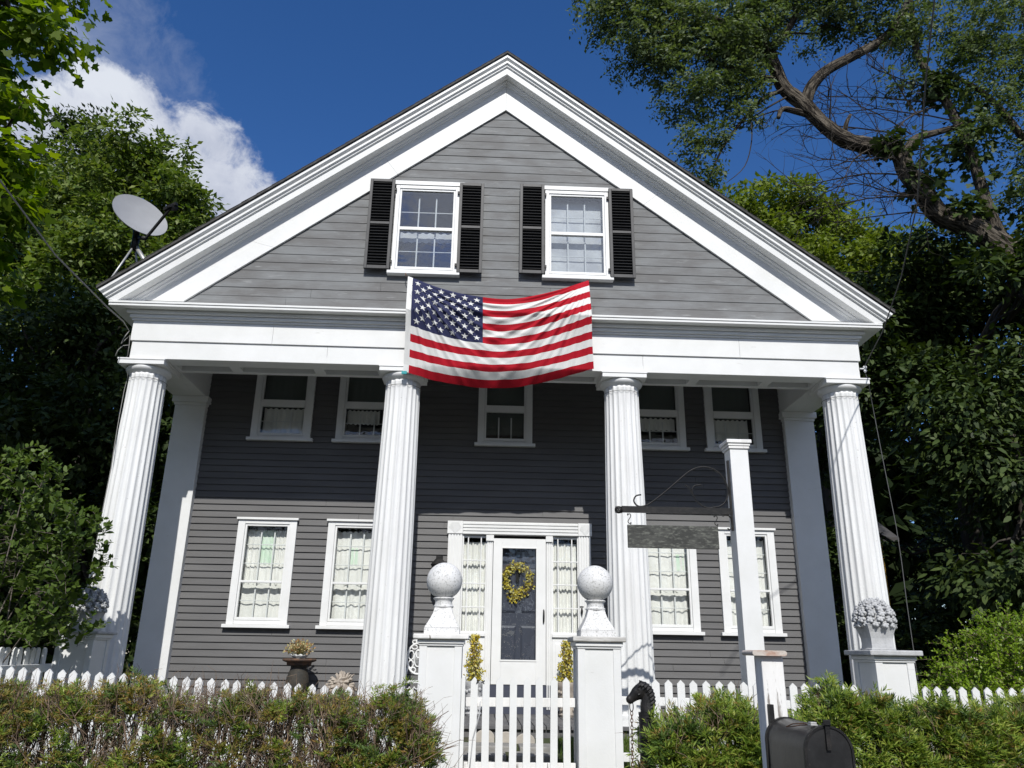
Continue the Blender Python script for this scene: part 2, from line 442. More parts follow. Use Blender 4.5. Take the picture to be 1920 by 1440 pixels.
def clap_rows(mb, x0, x1, z0, z1, e, y, proud, holes=(), tri=None, joints=None):
    """lapped boards: each row leans out to 'proud' at its lower edge; holes = (x0,x1,z0,z1)"""
    k = 0; z = z0
    while z < z1-1e-4:
        zt = min(z+e, z1); a, b = x0, x1
        if tri:
            la = (tri[0]-z)/tri[1]; lb = (tri[0]-zt)/tri[1]
            if la < .03: break
            segs = [(-la, la, -max(lb, .001), max(lb, .001))]
        else:
            cuts = [(a, b)]
            zm = (z+zt)/2
            for h in holes:
                if h[2] < zm < h[3]:
                    nc = []
                    for p, q in cuts:
                        if h[0] > p and h[1] < q: nc += [(p, h[0]), (h[1], q)]
                        elif h[0] <= p < h[1] < q: nc.append((h[1], q))
                        elif p < h[0] < q <= h[1]: nc.append((p, h[0]))
                        elif h[0] <= p and h[1] >= q: pass
                        else: nc.append((p, q))
                    cuts = nc
            segs = [(p, q, p, q) for p, q in cuts]
            if joints:                                  # butt joints between board lengths
                ns = []
                for p, q, _, _ in segs:
                    r = random.Random(k*31+int(p*100)); c = p
                    while q-c > 2.2:
                        L = r.uniform(1.2, 3.4)
                        if c+L > q-.5: break
                        ns.append((c, c+L-.003, c, c+L-.003)); c += L
                    ns.append((c, q, c, q))
                segs = ns
        j = random.Random(k*7+1).uniform(-.0015, .0015)
        for p, q, pt, qt in segs:
            yo = y-proud-j
            mb.add([(p,yo,z),(q,yo,z),(qt,y,zt),(pt,y,zt),(p,y+.002,z),(q,y+.002,z)],
                   [(0,1,2,3),(4,5,1,0),(0,3,4),(1,5,2)])
        z = zt; k += 1

PITCH = .768
# --- windows -----------------------------------------------------------------
holes = []
def window(parent, x0, x1, zs, zc, gx0, gx1, lo, hi, y, rows, cols=3, curtain=None, label=None, headw=0., glass='glass', valley=None, storm=True, seed=0):
    """x0,x1 outer casing; zs sill bottom, zc cap top; gx glass sides; lo/hi = (z0,z1) of the lower and upper glass"""
    yf = y-.045
    mb = MB()
    zt = hi[1]+.03
    mb.box(x0, gx0-.03, yf, y+.02, zs+.048, zt+.055)            # side casings
    mb.box(gx1+.03, x1, yf, y+.02, zs+.048, zt+.055)
    mb.box(gx0-.03, gx1+.03, yf, y+.02, zt, zt+.055)            # head
    if headw:
        mb.box(x0-.075, x1+.075, yf-.012, y+.02, zt+.058, zc)
    else:
        mb.box(x0-.022, x1+.022, yf-.03, y+.02, zt+.057, zc)    # drip cap
    mb.box(gx0-.06, gx1+.06, yf+.02, y+.02, zs+.05, lo[0]-.042) # inner sill slope
    f = mb.build('window', M['white_trim'], parent, bevel=.004)
    MB().box(x0-.045, x1+.045, yf-.04, y+.02, zs, zs+.046).build('sill', M['white_trim'], f, bevel=.004)
    mb = MB(); ys = yf+.014                                     # outer sash frame
    mb.box(gx0-.028, gx0, ys, y+.02, lo[0]-.04, zt-.002); mb.box(gx1, gx1+.028, ys, y+.02, lo[0]-.04, zt-.002)
    mb.box(gx0, gx1, ys, y+.02, hi[1], zt-.002); mb.box(gx0, gx1, ys, y+.02, lo[0]-.04, lo[0])
    mb.box(gx0, gx1, ys-.008, y+.02, lo[1], hi[0])              # meeting rail
    if isinstance(storm, float):
        mb.box(gx0, gx1, ys+.012, y+.03, lo[1]-storm, lo[1]-storm+.028)
    for (z0, z1), nr in ((lo, rows[0]), (hi, rows[1])):
        mw = .0105
        if nr == 0: continue
        for i in range(1, cols):
            xm = gx0+(gx1-gx0)*i/cols
            mb.box(xm-mw, xm+mw, y+.060, y+.074, z0-.01, z1-(.06 if nr else 0))
        for i in range(1, nr):
            zm = z0-.02+(z1-z0+.03)*i/nr
            mb.box(gx0-.02, gx1+.02, y+.062, y+.073, zm-mw*.62, zm+mw*.62)
    mb.build('sash', M['white_trim'], f, bevel=.003)
    for z0, z1 in (lo, hi):
        MB().box(gx0-.002, gx1+.002, y-.012, y-.009, z0-.002, z1+.002).build('pane', M[glass], f)
    holes.append((gx0-.05, gx1+.05, lo[0]-.06, hi[1]+.05))
    mb = MB()                                                   # near-black box stands in for the unlit room behind
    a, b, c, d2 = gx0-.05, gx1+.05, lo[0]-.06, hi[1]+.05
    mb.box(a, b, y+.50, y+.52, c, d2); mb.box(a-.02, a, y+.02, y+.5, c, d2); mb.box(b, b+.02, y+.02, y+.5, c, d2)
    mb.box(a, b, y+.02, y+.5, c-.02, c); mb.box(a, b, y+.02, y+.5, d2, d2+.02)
    mb.build('dark_reveal', M['dark_void'], f)
    rr = random.Random(seed); kf = rr.uniform(.75, 1.3)
    for cu in (curtain or []):
        (cx0, cx1, cz0, cz1, mat, amp) = cu
        n = 56; nz = 10; vs = []; ph = [rr.uniform(0, 6.3) for _ in range(5)]
        for j in range(nz+1):
            v = j/nz
            for i in range(n+1):
                u = i/n; x = cx0+(cx1-cx0)*u
                g = .35+.65*min(1, (1-v)*2.2)
                yy = y+.125+amp*g*(math.sin(u*44*kf+ph[0]+1.3*math.sin(5*u+ph[1]))*(.6+.4*math.sin(3*u+ph[3]))+.8*math.sin(u*23*kf+ph[2]+v*1.5))
                zz = cz0+(cz1-cz0)*v+(.010*math.sin(u*48+ph[0]) if j in (0, nz) else 0)
                vs.append((x, yy, zz))
        fs = [(j*(n+1)+i, j*(n+1)+i+1, (j+1)*(n+1)+i+1, (j+1)*(n+1)+i) for j in range(nz) for i in range(n)]
        MB().add(vs, fs).build('curtain', M[mat], f, smooth=True)
    return f

for i, x0 in enumerate((-3.760, -2.452, 2.140, 3.330)):
    x1 = x0+.852; g0, g1 = x0+.133, x0+.716; s = (g1-g0)/3
    cu = [(g0-.02, g1+.02, .84, 1.36, 'curtain', .011), (g0-.02, g1+.02, 1.34, 2.115, 'curtain', .010)]
    if i == 0: cu[1] = (g0-.02, g0+s, 1.34, 2.115, 'curtain', .01); cu += [(g0+s, g0+2*s+.01, 1.62, 2.115, 'curtain_green', .01), (g0+s, g1+.02, 1.34, 1.63, 'curtain', .01), (g0+2*s+.01, g1+.02, 1.6, 2.115, 'curtain', .01)]
    if i == 1: cu.append((g0+s+.01, g0+2*s-.01, 1.64, 1.88, 'curtain_green', .002))
    if i == 2: cu.append((g0+2*s+.01, g1, 1.64, 1.88, 'curtain_green', .002))
    window(H, x0, x1, .727, 2.275, g0, g1, (.870, 1.347), (1.378, 2.155), D-.012, (2, 3), curtain=cu, seed=i+3)
UP = [(-3.757, -2.85), (-2.47, -1.56), (-.30, .545), (2.06, 2.94), (3.268, 4.14)]
for i, (x0, x1) in enumerate(UP):
    w = x1-x0; g0, g1 = x0+.13, x1-.13
    cu = [(g0-.02, g1+.02, 4.08, 5.0, 'shade', .001)]
    if i == 0: cu.append((g0, g1, 3.58, 4.0, 'curtain', .014))
    if i == 1: cu.append((g0, g1-.15, 3.78, 4.0, 'curtain', .016))
    if i == 2: cu.append((g0-.02, g1+.02, 3.56, 4.02, 'shade', .001))
    if i == 3: cu.append((g0, g1, 3.80, 4.0, 'curtain', .015))
    if i == 4: cu.append((g0+.0, g1-.03, 3.66, 4.0, 'curtain', .012))
    window(H, x0, x1, 3.444, 5.02, g0, g1, (3.572, 3.992), (4.100, 4.93), D-.012, (2 if i != 2 else 1, 0), curtain=cu, seed=i+13)
# --- front wall --------------------------------------------------------------
door_hole = (-.47, 1.232, FLOOR, 2.10)
mb = MB()
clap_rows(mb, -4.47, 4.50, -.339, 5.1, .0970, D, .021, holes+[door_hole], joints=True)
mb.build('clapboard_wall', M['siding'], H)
mb = MB()                                                       # side and rear walls (boarded too)
for s in (-1, 1):
    z = FLOOR
    while z < 4.9:
        x = s*4.82; xo = s*4.835
        mb.add([(xo,D+.25,z),(xo,12.6,z),(x,12.6,z+.097),(x,D+.25,z+.097),(x,D+.25,z),(x,12.6,z)], [(0,1,2,3),(0,4,5,1)])
        z += .097
mb.box(-4.82, 4.82, 12.6, 12.7, FLOOR-.3, 8.2)
mb.box(-4.5, 4.5, 2.30, 2.33, FLOOR, 5.2)                       # inner partition keeps the rooms dark
mb.build('side_wall', M['siding'], H)
MB().box(-5.0, 5.0, D+.05, 12.7, FLOOR-.5, FLOOR-.02).build('foundation', M['stone'], H)
# --- gable wall --------------------------------------------------------------
gable_holes = []
hsave = holes; holes = gable_holes
for i, x0 in enumerate((-1.578, .602)):
    x1 = x0+.925; g0, g1 = x0+.088, x1-.085
    cu = [(g0-.02, g1+.02, 6.05, 6.20, 'white_shade', .002)] if i == 0 else [(g0-.02, g1+.02, 5.56, 6.84, 'white_shade', .0012)]
    window(H, x0, x1, 5.446, 6.965, g0, g1, (5.578, 6.163), (6.212, 6.812), .008, (2, 2), headw=.1, glass='glass_hi', curtain=cu, seed=i+23)
    for xs0, xs1, dz in ((x0-.372, x0-.014, .008), (x1+.002, x1+.358, -.012)):
        mb = MB(); z0, z1 = 5.497+dz, 6.950+dz; ya, yb = -.085, -.045
        mb.box(xs0, xs0+.042, ya, yb, z0, z1); mb.box(xs1-.042, xs1, ya, yb, z0, z1)
        for za, zb in ((z0, z0+.05), (z1-.045, z1), (6.205+dz, 6.245+dz)): mb.box(xs0+.042, xs1-.042, ya, yb, za, zb)
        sh = mb.build('shutter', M['shutter'], H, bevel=.003)
        for k, (za, zb, nm) in enumerate(((z0+.05, 6.205+dz, 14), (6.245+dz, z1-.045, 14))):
            mb = MB()
            for q in range(nm):
                zc = za+(zb-za)*(q+.5)/nm
                mb.add([(xs0+.04,ya+.008,zc+.010),(xs1-.04,ya+.008,zc+.010),(xs1-.04,yb-.004,zc-.004),(xs0+.04,yb-.004,zc-.004),
                        (xs0+.04,ya+.008,zc+.005),(xs1-.04,ya+.008,zc+.005),(xs1-.04,yb-.004,zc-.009),(xs0+.04,yb-.004,zc-.009)],
                       [(0,1,2,3),(7,6,5,4),(0,4,5,1),(2,6,7,3)])
            mb.box(xs0+.03, xs1-.03, yb-.003, yb-.001, za, zb)  # near-black sheet added for the shade seen between slats
            mb.build('louvre', M['louvre'], sh)
        for zz in (z0+.12, z1-.16):
            xh = xs1 if xs1 <= x0 else xs0-.03
            MB().box(xh, xh+.03, -.075, -.05, zz-.02, zz+.02).build('hinge', M['iron'], sh)
holes = hsave
mb = MB()
GA = 8.290
z = 4.928; k = 0; e = .1335
while z < GA-.02:
    zt = min(z+e, GA); la = (GA-z)/PITCH; lb = (GA-zt)/PITCH
    j = random.Random(k).uniform(-.002, .002); rk = random.Random(k+90)
    cuts = [(-la, la)]
    for h in gable_holes:
        if h[2] < (z+zt)/2 < h[3]:
            cuts = [c for p, q in cuts for c in ([(p, h[0]), (h[1], q)] if p < h[0] and h[1] < q else [(p, q)])]
    segs = []
    for p, q in cuts:
        js = [p]
        while q-js[-1] > 3.4 and rk.random() < .8: js.append(js[-1]+rk.uniform(1.2, min(3.2, q-js[-1]-.6)))
        js.append(q)
        segs += [(js[i], js[i+1]) for i in range(len(js)-1)]
    for p, q in segs:
        clipt = lambda v: max(-lb, min(lb, v))
        y = .02
        yo = y-.009-j
        p2, q2 = p+.0015, q-.0015
        mb.add([(p2,yo,z+.003),(q2,yo,z+.003),(clipt(q2),y-.003-j,zt-.002),(clipt(p2),y-.003-j,zt-.002),(p2,y+.01,z),(q2,y+.01,z),(clipt(q2),y+.01,zt),(clipt(p2),y+.01,zt)],
               [(0,1,2,3),(4,5,1,0),(3,2,6,7),(0,3,7,4),(1,5,6,2)])
    z = zt; k += 1
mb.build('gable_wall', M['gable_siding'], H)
mb = MB()                                                       # black behind the board joints, split round the windows
hb = [(-4.3, -1.62+.0), (-.60, .56), (1.57, 4.3)]
def tri_panel(xa, xb, za=None):
    top = lambda x: GA-PITCH*abs(x)-.02
    pts = [(xa, 4.93)]+[(xb, 4.93)]+[(xb, max(4.94, top(xb)))]+([(0, top(0))] if xa < 0 < xb else [])+[(xa, max(4.94, top(xa)))]
    mb.prism(pts, .032, .036)
tri_panel(-4.3, -1.56); tri_panel(-.66, .62); tri_panel(1.52, 4.3)
for xa, xb in ((-1.56, -.66), (.62, 1.52)):
    mb.box(xa, xb, .032, .036, 4.93, 5.5); mb.prism([(xa, 6.88), (xb, 6.88), (xb, GA-PITCH*abs(xb)-.02), (xa, GA-PITCH*abs(xa)-.02)], .032, .036)
mb.build('gable_backing', M['dark_void'], H)

lerp_ = lambda a, b, t: a+(b-a)*t
# --- entablature, cornice, raking cornice -------------------------------------
mb = MB()
XE = 4.963
def ring(mb, out, z0, z1, inner=.25, back=12.6, joints=None):
    """a course round front and sides: 'out' = how far it stands proud of the entablature face"""
    if joints:
        e = [-XE-out]+[j for j in joints]+[XE+out]
        for i in range(len(e)-1): mb.box(e[i]+(.0009 if i else 0), e[i+1]-(.0009 if i < len(e)-2 else 0), -out, .05, z0, z1)
        mb.box(-XE+.01, XE-.01, .051, inner, z0, z1)
    else: mb.box(-XE-out, XE+out, -out, inner, z0, z1)
    for s in (-1, 1):
        a, b = sorted((s*(XE+out), s*(XE-inner)))
        mb.box(a, b, inner, back, z0, z1)
ring(mb, 0, 4.095, 4.345, joints=[-2.35, 1.95]); ring(mb, .022, 4.345, 4.628, joints=[-3.1, .55, 3.3])
mb.build('entablature', M['white'], H, bevel=.004)
mb = MB()
ring(mb, .045, 4.630, 4.660); ring(mb, .070, 4.660, 4.712); ring(mb, .105, 4.712, 4.764)
mb.build('bed_moulding', M['white_trim'], H, bevel=.012)
mb = MB()
zc0, zc1 = 4.765, 4.826
mb.box(-5.26, 5.26, -.22, .3, zc0, zc1)
mb.add([(-5.26,-.22,zc1),(5.26,-.22,zc1),(5.26,.03,4.93),(-5.26,.03,4.93),(-5.26,.03,zc1),(5.26,.03,zc1)], [(0,1,2,3),(0,3,4),(1,5,2)])
mb.box(-5.26, 5.26, -.232, -.221, zc0+.036, zc1+.004)
for s in (-1, 1):
    a, b = sorted((s*5.26, s*4.9)); mb.box(a, b, .3, 12.6, zc0, zc1)
mb.build('cornice', M['white'], H, bevel=.003)
# raking cornice: profile (y, z at the apex), swept down both rakes with a mitre at the ridge
prof = [(.02,9.085),(-.32,9.075),(-.32,9.030),(-.300,9.010),(-.275,8.998),(-.285,8.992),(-.285,8.956),(-.262,8.944),(-.255,8.940),(-.255,8.918),
        (-.238,8.912),(-.222,8.898),(-.228,8.896),(-.22,8.796),(-.085,8.800),(-.085,8.778),(-.055,8.760),(-.050,8.738),(-.020,8.722),(-.015,8.690),(.02,8.690)]
mb = MB(); L = []
for y, z in prof:
    xe = (z+.440)/(1+PITCH)
    if z-PITCH*xe < 4.83: xe = (z-4.83)/PITCH
    L.append((xe, y, z))
n = len(L); vs = []
for sgn in (-1, 0, 1):
    for xe, y, z in L: vs.append((sgn*xe, y, z-PITCH*abs(sgn)*xe))
fs = []
for a in (0, 1):
    for i in range(n):
        j = (i+1) % n
        fs.append((a*n+i, a*n+j, (a+1)*n+j, (a+1)*n+i))
fs += [tuple(range(n)), tuple(range(3*n-1, 2*n-1, -1))]
mb.add(vs, fs); mb.build('raking_cornice', M['white_trim'], H)
mb = MB()                                                       # wide frieze board under it
for s in (-1, 1):
    zt, zb = 8.688, 8.298
    xa, xb = (zt-4.94)/PITCH, (zb-4.94)/PITCH
    for f0, f1 in ((0, .36), (.3605, .74), (.7405, 1)) if s < 0 else ((0, .47), (.4705, 1)):
        P = lambda f: ((s*(.0016+xa*f), lerp_(zt, 4.94, f)), (s*(.0016+xb*f), lerp_(zb, 4.94, f)))
        (a0, b0), (a1, b1) = P(f0), P(f1)
        mb.prism([a0, a1, b1, b0] if s > 0 else [a0, b0, b1, a1], -.018, .018)
mb.build('frieze_board', M['white'], H)
mb = MB()                                                       # roof slopes
for s in (-1, 1):
    zt = 9.125; xe = 5.40
    a = [(0, zt), (s*xe, zt-PITCH*xe), (s*xe, zt-PITCH*xe-.034), (0, zt-.036)]
    mb.prism(a, -.345, 12.9)
    for k in range(28):                                         # shingle courses
        x0 = xe*(1-k/28); x1 = xe*(1-(k+1)/28)
        mb.add([(s*x0,-.35,zt-PITCH*x0+.001),(s*x0,12.9,zt-PITCH*x0+.001),(s*x0,12.9,zt-PITCH*x0+.012),(s*x0,-.35,zt-PITCH*x0+.012),
                (s*x1,-.35,zt-PITCH*x1+.002),(s*x1,12.9,zt-PITCH*x1+.002)], [(0,1,2,3),(3,2,5,4),(0,3,4)])
mb.build('roof', M['shingle'], H)

# --- porch: ceiling, beams, floor, columns, pilasters --------------------------
MB().box(-4.9, 4.9, .2, D+.03, 5.03, 5.06).build('porch_ceiling', M['white'], H)
mb = MB()
z0 = 4.097                                                      # panelled soffit of the front beam
mb.box(-4.55, 4.55, .25, .545, 4.17, 5.03)
mb.box(-4.9, 4.9, .455, .545, z0, 4.171); mb.box(-4.9, 4.9, .16, .25, z0, 4.171); mb.box(-4.9, 4.9, .003, .161, z0-.001, 4.19)
edges = [-4.79, -3.65, -2.5, -1.335, .18, 1.69, 2.72, 3.75, 4.77]
for x in edges: mb.box(x-(.36 if x in (-4.79,-1.335,1.69,4.77) else .07), x+(.36 if x in (-4.79,-1.335,1.69,4.77) else .07), .25, .455, z0, 4.169)
for s in (-1, 1):                                               # side beams back to the house
    a, b = sorted((s*4.47, s*4.93))
    mb.box(a, b, .547, D+.02, z0, 5.03)
mb.build('porch_beam', M['white'], H, bevel=.004)
mb = MB()
x = -5.1
while x < 5.1:
    mb.box(x, x+.135, -.14, D+.3, FLOOR-.04, FLOOR); x += .143
mb.box(-5.1, 5.1, -.10, -.06, FLOOR-.30, FLOOR-.042)
mb.box(-5.05, 5.05, -.05, .0, FLOOR-.5, FLOOR-.05)
mb.build('porch_floor', M['porch'], H, bevel=.003)

def column(cx, bx, cy=.28):
    prof = []
    zb, zt = FLOOR+.12, 3.925
    n_fl = 20; per = 8; nv = n_fl*per; nz = 22
    vs = []
    for i in range(nz+1):
        u = i/nz; z = zb+(zt-zb)*u
        r = .291-.046*u-.006*u*u+.006*math.sin(PI*u)
        x0 = bx+(cx-bx)*u
        dep = .024 if i < nz else .004
        if i == nz-1: z = zt-.035
        for k in range(nv):
            t = 2*PI*(k+.5)/nv
            f = abs(math.sin(t*n_fl/2))
            rr = r-dep*(f**.8)
            vs.append((x0+rr*math.cos(t), cy+rr*math.sin(t), z))
    fs = [(i*nv+k, i*nv+(k+1) % nv, (i+1)*nv+(k+1) % nv, (i+1)*nv+k) for i in range(nz) for k in range(nv)]
    fs.append(tuple(range(nz*nv, (nz+1)*nv)))
    mb = MB().add(vs, fs)
    c = mb.build('column', M['column'], H, smooth=True)
    e = MB()
    e.lathe([(.236,3.925),(.246,3.93),(.250,3.938),(.262,3.946),(.282,3.965),(.292,3.985),(.291,4.002),(.284,4.013),(.2,4.014)], (cx, cy, 0), 64)
    e.build('capital', M['column'], c, smooth='auto')
    a = MB(); a.box(cx-.303, cx+.303, cy-.303, cy+.303, 4.014, 4.072); a.box(cx-.312, cx+.312, cy-.312, cy+.312, 4.0725, 4.094)
    a.build('abacus', M['white_trim'], c, bevel=.004)
    g = MB(); r = .2465
    g.tube([(cx+r*math.cos(2*PI*k/48), cy+r*math.sin(2*PI*k/48), 3.845) for k in range(48)], .0035, 4, closed=True)
    g.build('neck_groove_shade', M['siding'], c)  # raised grey ring stands in for the dark of a shaded groove
    b = MB(); b.lathe([(.30,FLOOR+.06),(.315,FLOOR+.08),(.315,FLOOR+.11),(.29,FLOOR+.125)], (bx, cy, 0), 48); b.box(bx-.34, bx+.34, cy-.34, cy+.34, FLOOR+.001, FLOOR+.06)
    b.build('column_base', M['column'], c, smooth='auto')
    return c
for cx, bx in ((-4.79, -4.79), (-1.328, -1.362), (1.688, 1.712), (4.772, 4.775)): column(cx, bx)
for x0, x1 in ((-4.925, -4.462), (4.492, 4.960)):
    mb = MB(); mb.box(x0, x1, 1.63, 2.1, FLOOR, 3.955)
    p = mb.build('pilaster', M['white'], H, bevel=.005)
    mb = MB(); mb.box(x0-.012, x1+.012, 1.612, 2.1, 3.956, 4.0); mb.box(x0-.04, x1+.04, 1.585, 2.1, 4.0, 4.094)
    mb.build('pilaster_cap', M['white_trim'], p, bevel=.006)

# --- entrance ------------------------------------------------------------------
yw = D-.015
mb = MB()
def fluted(x0, x1, z0, z1, y, n, vertical=True):
    mb.box(x0, x1, y+.012, D+.03, z0, z1)
    for k in range(n):
        if vertical:
            w = (x1-x0)/n; a = x0+w*k
            mb.prism([(a+.006, z0), (a+w-.006, z0), (a+w-.006, z1), (a+.006, z1)], y-.004, y+.013)
        else:
            h = (z1-z0)/n; a = z0+h*k
            mb.box(x0, x1, y-.004, y+.013, a+.007, a+h-.007)
fluted(-.686, -.474, FLOOR+.02, 2.10, yw-.045, 5); fluted(1.236, 1.424, FLOOR+.02, 2.10, yw-.045, 5)
fluted(-.472, 1.234, 2.095, 2.285, yw-.045, 4, False)
for xa, xb in ((-.700, -.473), (1.235, 1.438)):
    mb.box(xa, xb, yw-.062, D+.03, 2.101, 2.287)
    xm = (xa+xb)/2
    mb.add([(xa+.02,yw-.064,2.19),(xm,yw-.064,2.105),(xb-.02,yw-.064,2.19),(xm-.05,yw-.080,2.262),(xm+.05,yw-.080,2.262)], [(0,1,2,4,3)])
fluted(-.112, -.022, FLOOR+.06, 2.03, yw-.03, 3); fluted(.762, .848, FLOOR+.06, 2.03, yw-.03, 3)
mb.box(-.125, -.012, yw-.055, D, 2.005, 2.088); mb.box(.755, .86, yw-.055, D, 2.005, 2.088)
mb.box(-.47, -.112, yw-.03, D+.03, FLOOR+.05, .665); mb.box(.848, 1.236, yw-.03, D+.03, FLOOR+.05, .665)      # panels under the sidelights
for xa, xb in ((-.43, -.15), (.89, 1.2)):
    mb.box(xa, xb, yw-.038, yw-.03, -.1, .58)
mb.box(-.48, -.11, yw-.06, D, .666, .71); mb.box(.846, 1.24, yw-.06, D, .666, .71)
dsur = mb.build('door_surround', M['white_trim'], H, bevel=.003)
MB().box(-.47, 1.234, yw-.02, D+.25, FLOOR+.001, .026).build('door_step', M['inner_door'], H)
for gx0, gx1, sd in ((-.452, -.126, 41), (.866, 1.222, 42)):
    mb = MB(); za, zb = .735, 2.055
    mb.box(gx0-.02, gx0, yw-.012, D+.03, .711, 2.094); mb.box(gx1, gx1+.016, yw-.012, D+.03, .711, 2.094)
    mb.box(gx0, gx1, yw-.012, D+.03, .711, za); mb.box(gx0, gx1, yw+.01, D+.03, zb, 2.094)
    for i, fx in ((1, .2), (2, .78)): mb.box(gx0+(gx1-gx0)*fx-.008, gx0+(gx1-gx0)*fx+.008, yw-.006, D+.012, za, zb)
    for i in range(1, 4): mb.box(gx0, gx1, yw-.008, D+.010, za+(zb-za)*i/4-.008, za+(zb-za)*i/4+.008)
    sl = mb.build('sidelight', M['white_trim'], H, bevel=.002)
    MB().box(gx0, gx1, D-.008, D-.005, za, zb).build('pane', M['glass'], sl)
    n = 40; rr = random.Random(sd); p1, p2 = rr.uniform(0, 6), rr.uniform(0, 6)
    vs = [(gx0+(gx1-gx0)*i/n, D+.085+.012*math.sin(i*1.15+p1+.3*j)+.008*math.sin(i*.55+p2), .72+1.28*j/8) for j in range(9) for i in range(n+1)]
    MB().add(vs, [(j*(n+1)+i, j*(n+1)+i+1, (j+1)*(n+1)+i+1, (j+1)*(n+1)+i) for j in range(8) for i in range(n)]).build('curtain', M['curtain'], sl, smooth=True)
    MB().box(gx0-.02, gx1+.02, D+.3, D+.32, .7, 2.1).build('dark_reveal', M['dark_void'], sl)  # near-black sheet in place of the unlit hall
mb = MB()                                                       # white storm door
yd = yw-.032
mb.box(-.015, .119, yd, yd+.035, .03, 2.045); mb.box(.614, .757, yd, yd+.035, .03, 2.045)
mb.box(.119, .614, yd, yd+.035, .03, .355); mb.box(.119, .614, yd, yd+.035, 1.905, 2.045)
mb.box(.105, .628, yd-.008, yd-.0005, .335, .357); mb.box(.105, .628, yd-.008, yd-.0005, 1.903, 1.92)
mb.box(.105, .119, yd-.008, yd-.0005, .3575, 1.9025); mb.box(.614, .628, yd-.008, yd-.0005, .3575, 1.9025)
door = mb.build('storm_door', M['white_trim'], H, bevel=.003)
MB().box(.12, .613, yd+.016, yd+.019, .356, 1.904).build('pane', M['glass'], door)
mb = MB(); mb.tube([(.725,yd-.004,.86),(.725,yd-.035,.88),(.725,yd-.04,.95),(.725,yd-.035,1.02),(.725,yd-.004,1.04)], [.008,.011,.013,.011,.008], 8)
mb.build('handle', M['iron'], door, smooth=True)
mb = MB(); yi = D+.085
mb.box(-.02, .76, yi, yi+.04, .03, 2.06)
for xa, xb in ((.10, .335), (.40, .635)):
    for za, zb in ((.15, .82), (1.0, 1.62), (1.70, 1.95)):
        mb.add([(xa,yi-.002,za),(xb,yi-.002,za),(xb,yi-.002,zb),(xa,yi-.002,zb),(xa+.03,yi-.018,za+.03),(xb-.03,yi-.018,za+.03),(xb-.03,yi-.018,zb-.03),(xa+.03,yi-.018,zb-.03)],
               [(4,5,6,7),(0,1,5,4),(1,2,6,5),(2,3,7,6),(3,0,4,7)])
indoor = mb.build('inner_door', M['inner_door'], H)
mb = MB(); mb.box(.325, .375, yi-.03, yi-.002, 1.44, 1.56); mb.ball((.35, yi-.03, 1.43), .022, 10, 8)
mb.build('knocker', M['iron'], indoor)
mb = MB(); mb.box(1.262, 1.272, yw-.058, yw-.049, 1.085, 1.1); mb.box(1.245, 1.30, yw-.062, yw-.052, 1.088, 1.098); mb.lathe([(.004,0),(.014,.02),(.018,.05),(.010,.085),(.004,.1)], (1.272, yw-.075, .98), 12); mb.box(1.266, 1.278, yw-.08, yw-.049, 1.06, 1.075)
mb.build('bell_pull', M['iron'], dsur)

# ------------------------------------------------------------------ things on and around the house
# wall lantern
t = thing('wall_lantern', 'dark wall lantern on the grey clapboards left of the front door', 'lantern', (-.80, D, 1.4))
mb = MB(); y = 1.60
mb.lathe([(.02,.0),(.085,.03),(.10,.05),(.105,.40),(.12,.42),(.05,.50),(.03,.52)], (-.80, y, 1.22), 6)
mb.build('lamp_body', M['iron'], t)
mb = MB(); mb.box(-.85, -.75, 1.70, 1.738, 1.40, 1.78); mb.box(-.83, -.77, 1.60, 1.705, 1.735, 1.765)
mb.build('bracket', M['iron'], t)
mb = MB(); mb.tube([(-.66+.07*math.cos(a)+.06, 1.62, 1.55+.07*math.sin(a)) for a in [PI*k/10-.2 for k in range(13)]], .012, 8)
mb.build('hook', M['iron'], t, smooth=True)

# wreath
rng = np.random.default_rng(5)
t = thing('door_wreath', 'round yellow flower wreath hanging on the dark front door', 'wreath', (.35, D+.03, 1.46))
n = 620; a = rng.random(n)*2*PI; rr = .178+rng.normal(size=n)*.032
P = np.stack([.35+rr*np.cos(a), D+.028+rng.normal(size=n)*.016, 1.465+rr*np.sin(a)*1.08], 1)
k = 70; P[:k] = np.stack([.31+rng.normal(size=k)*.045, np.full(k, D+.03), 1.27-.12*rng.random(k)], 1)
V, F = leaves(rng, P, rand_unit(rng, n), rand_unit(rng, n)+np.array([0,-1.2,.4]), .030+.02*rng.random(n), .024+.012*rng.random(n))
np_mesh('blossom', V, F, M['yellow_flower'], t)
n = 260; a = rng.random(n)*2*PI; rr = .18+rng.normal(size=n)*.03
P = np.stack([.35+rr*np.cos(a), np.full(n, D+.045), 1.465+rr*np.sin(a)*1.08], 1)
Q = P+np.stack([-np.sin(a), rng.normal(size=n)*.15, np.cos(a)], 1)*.10+rng.normal(size=(n,3))*.02
V, F = sticks(rng, P, Q, np.full(n, .003)); np_mesh('twig_ring', V, F, M['twig'], t)

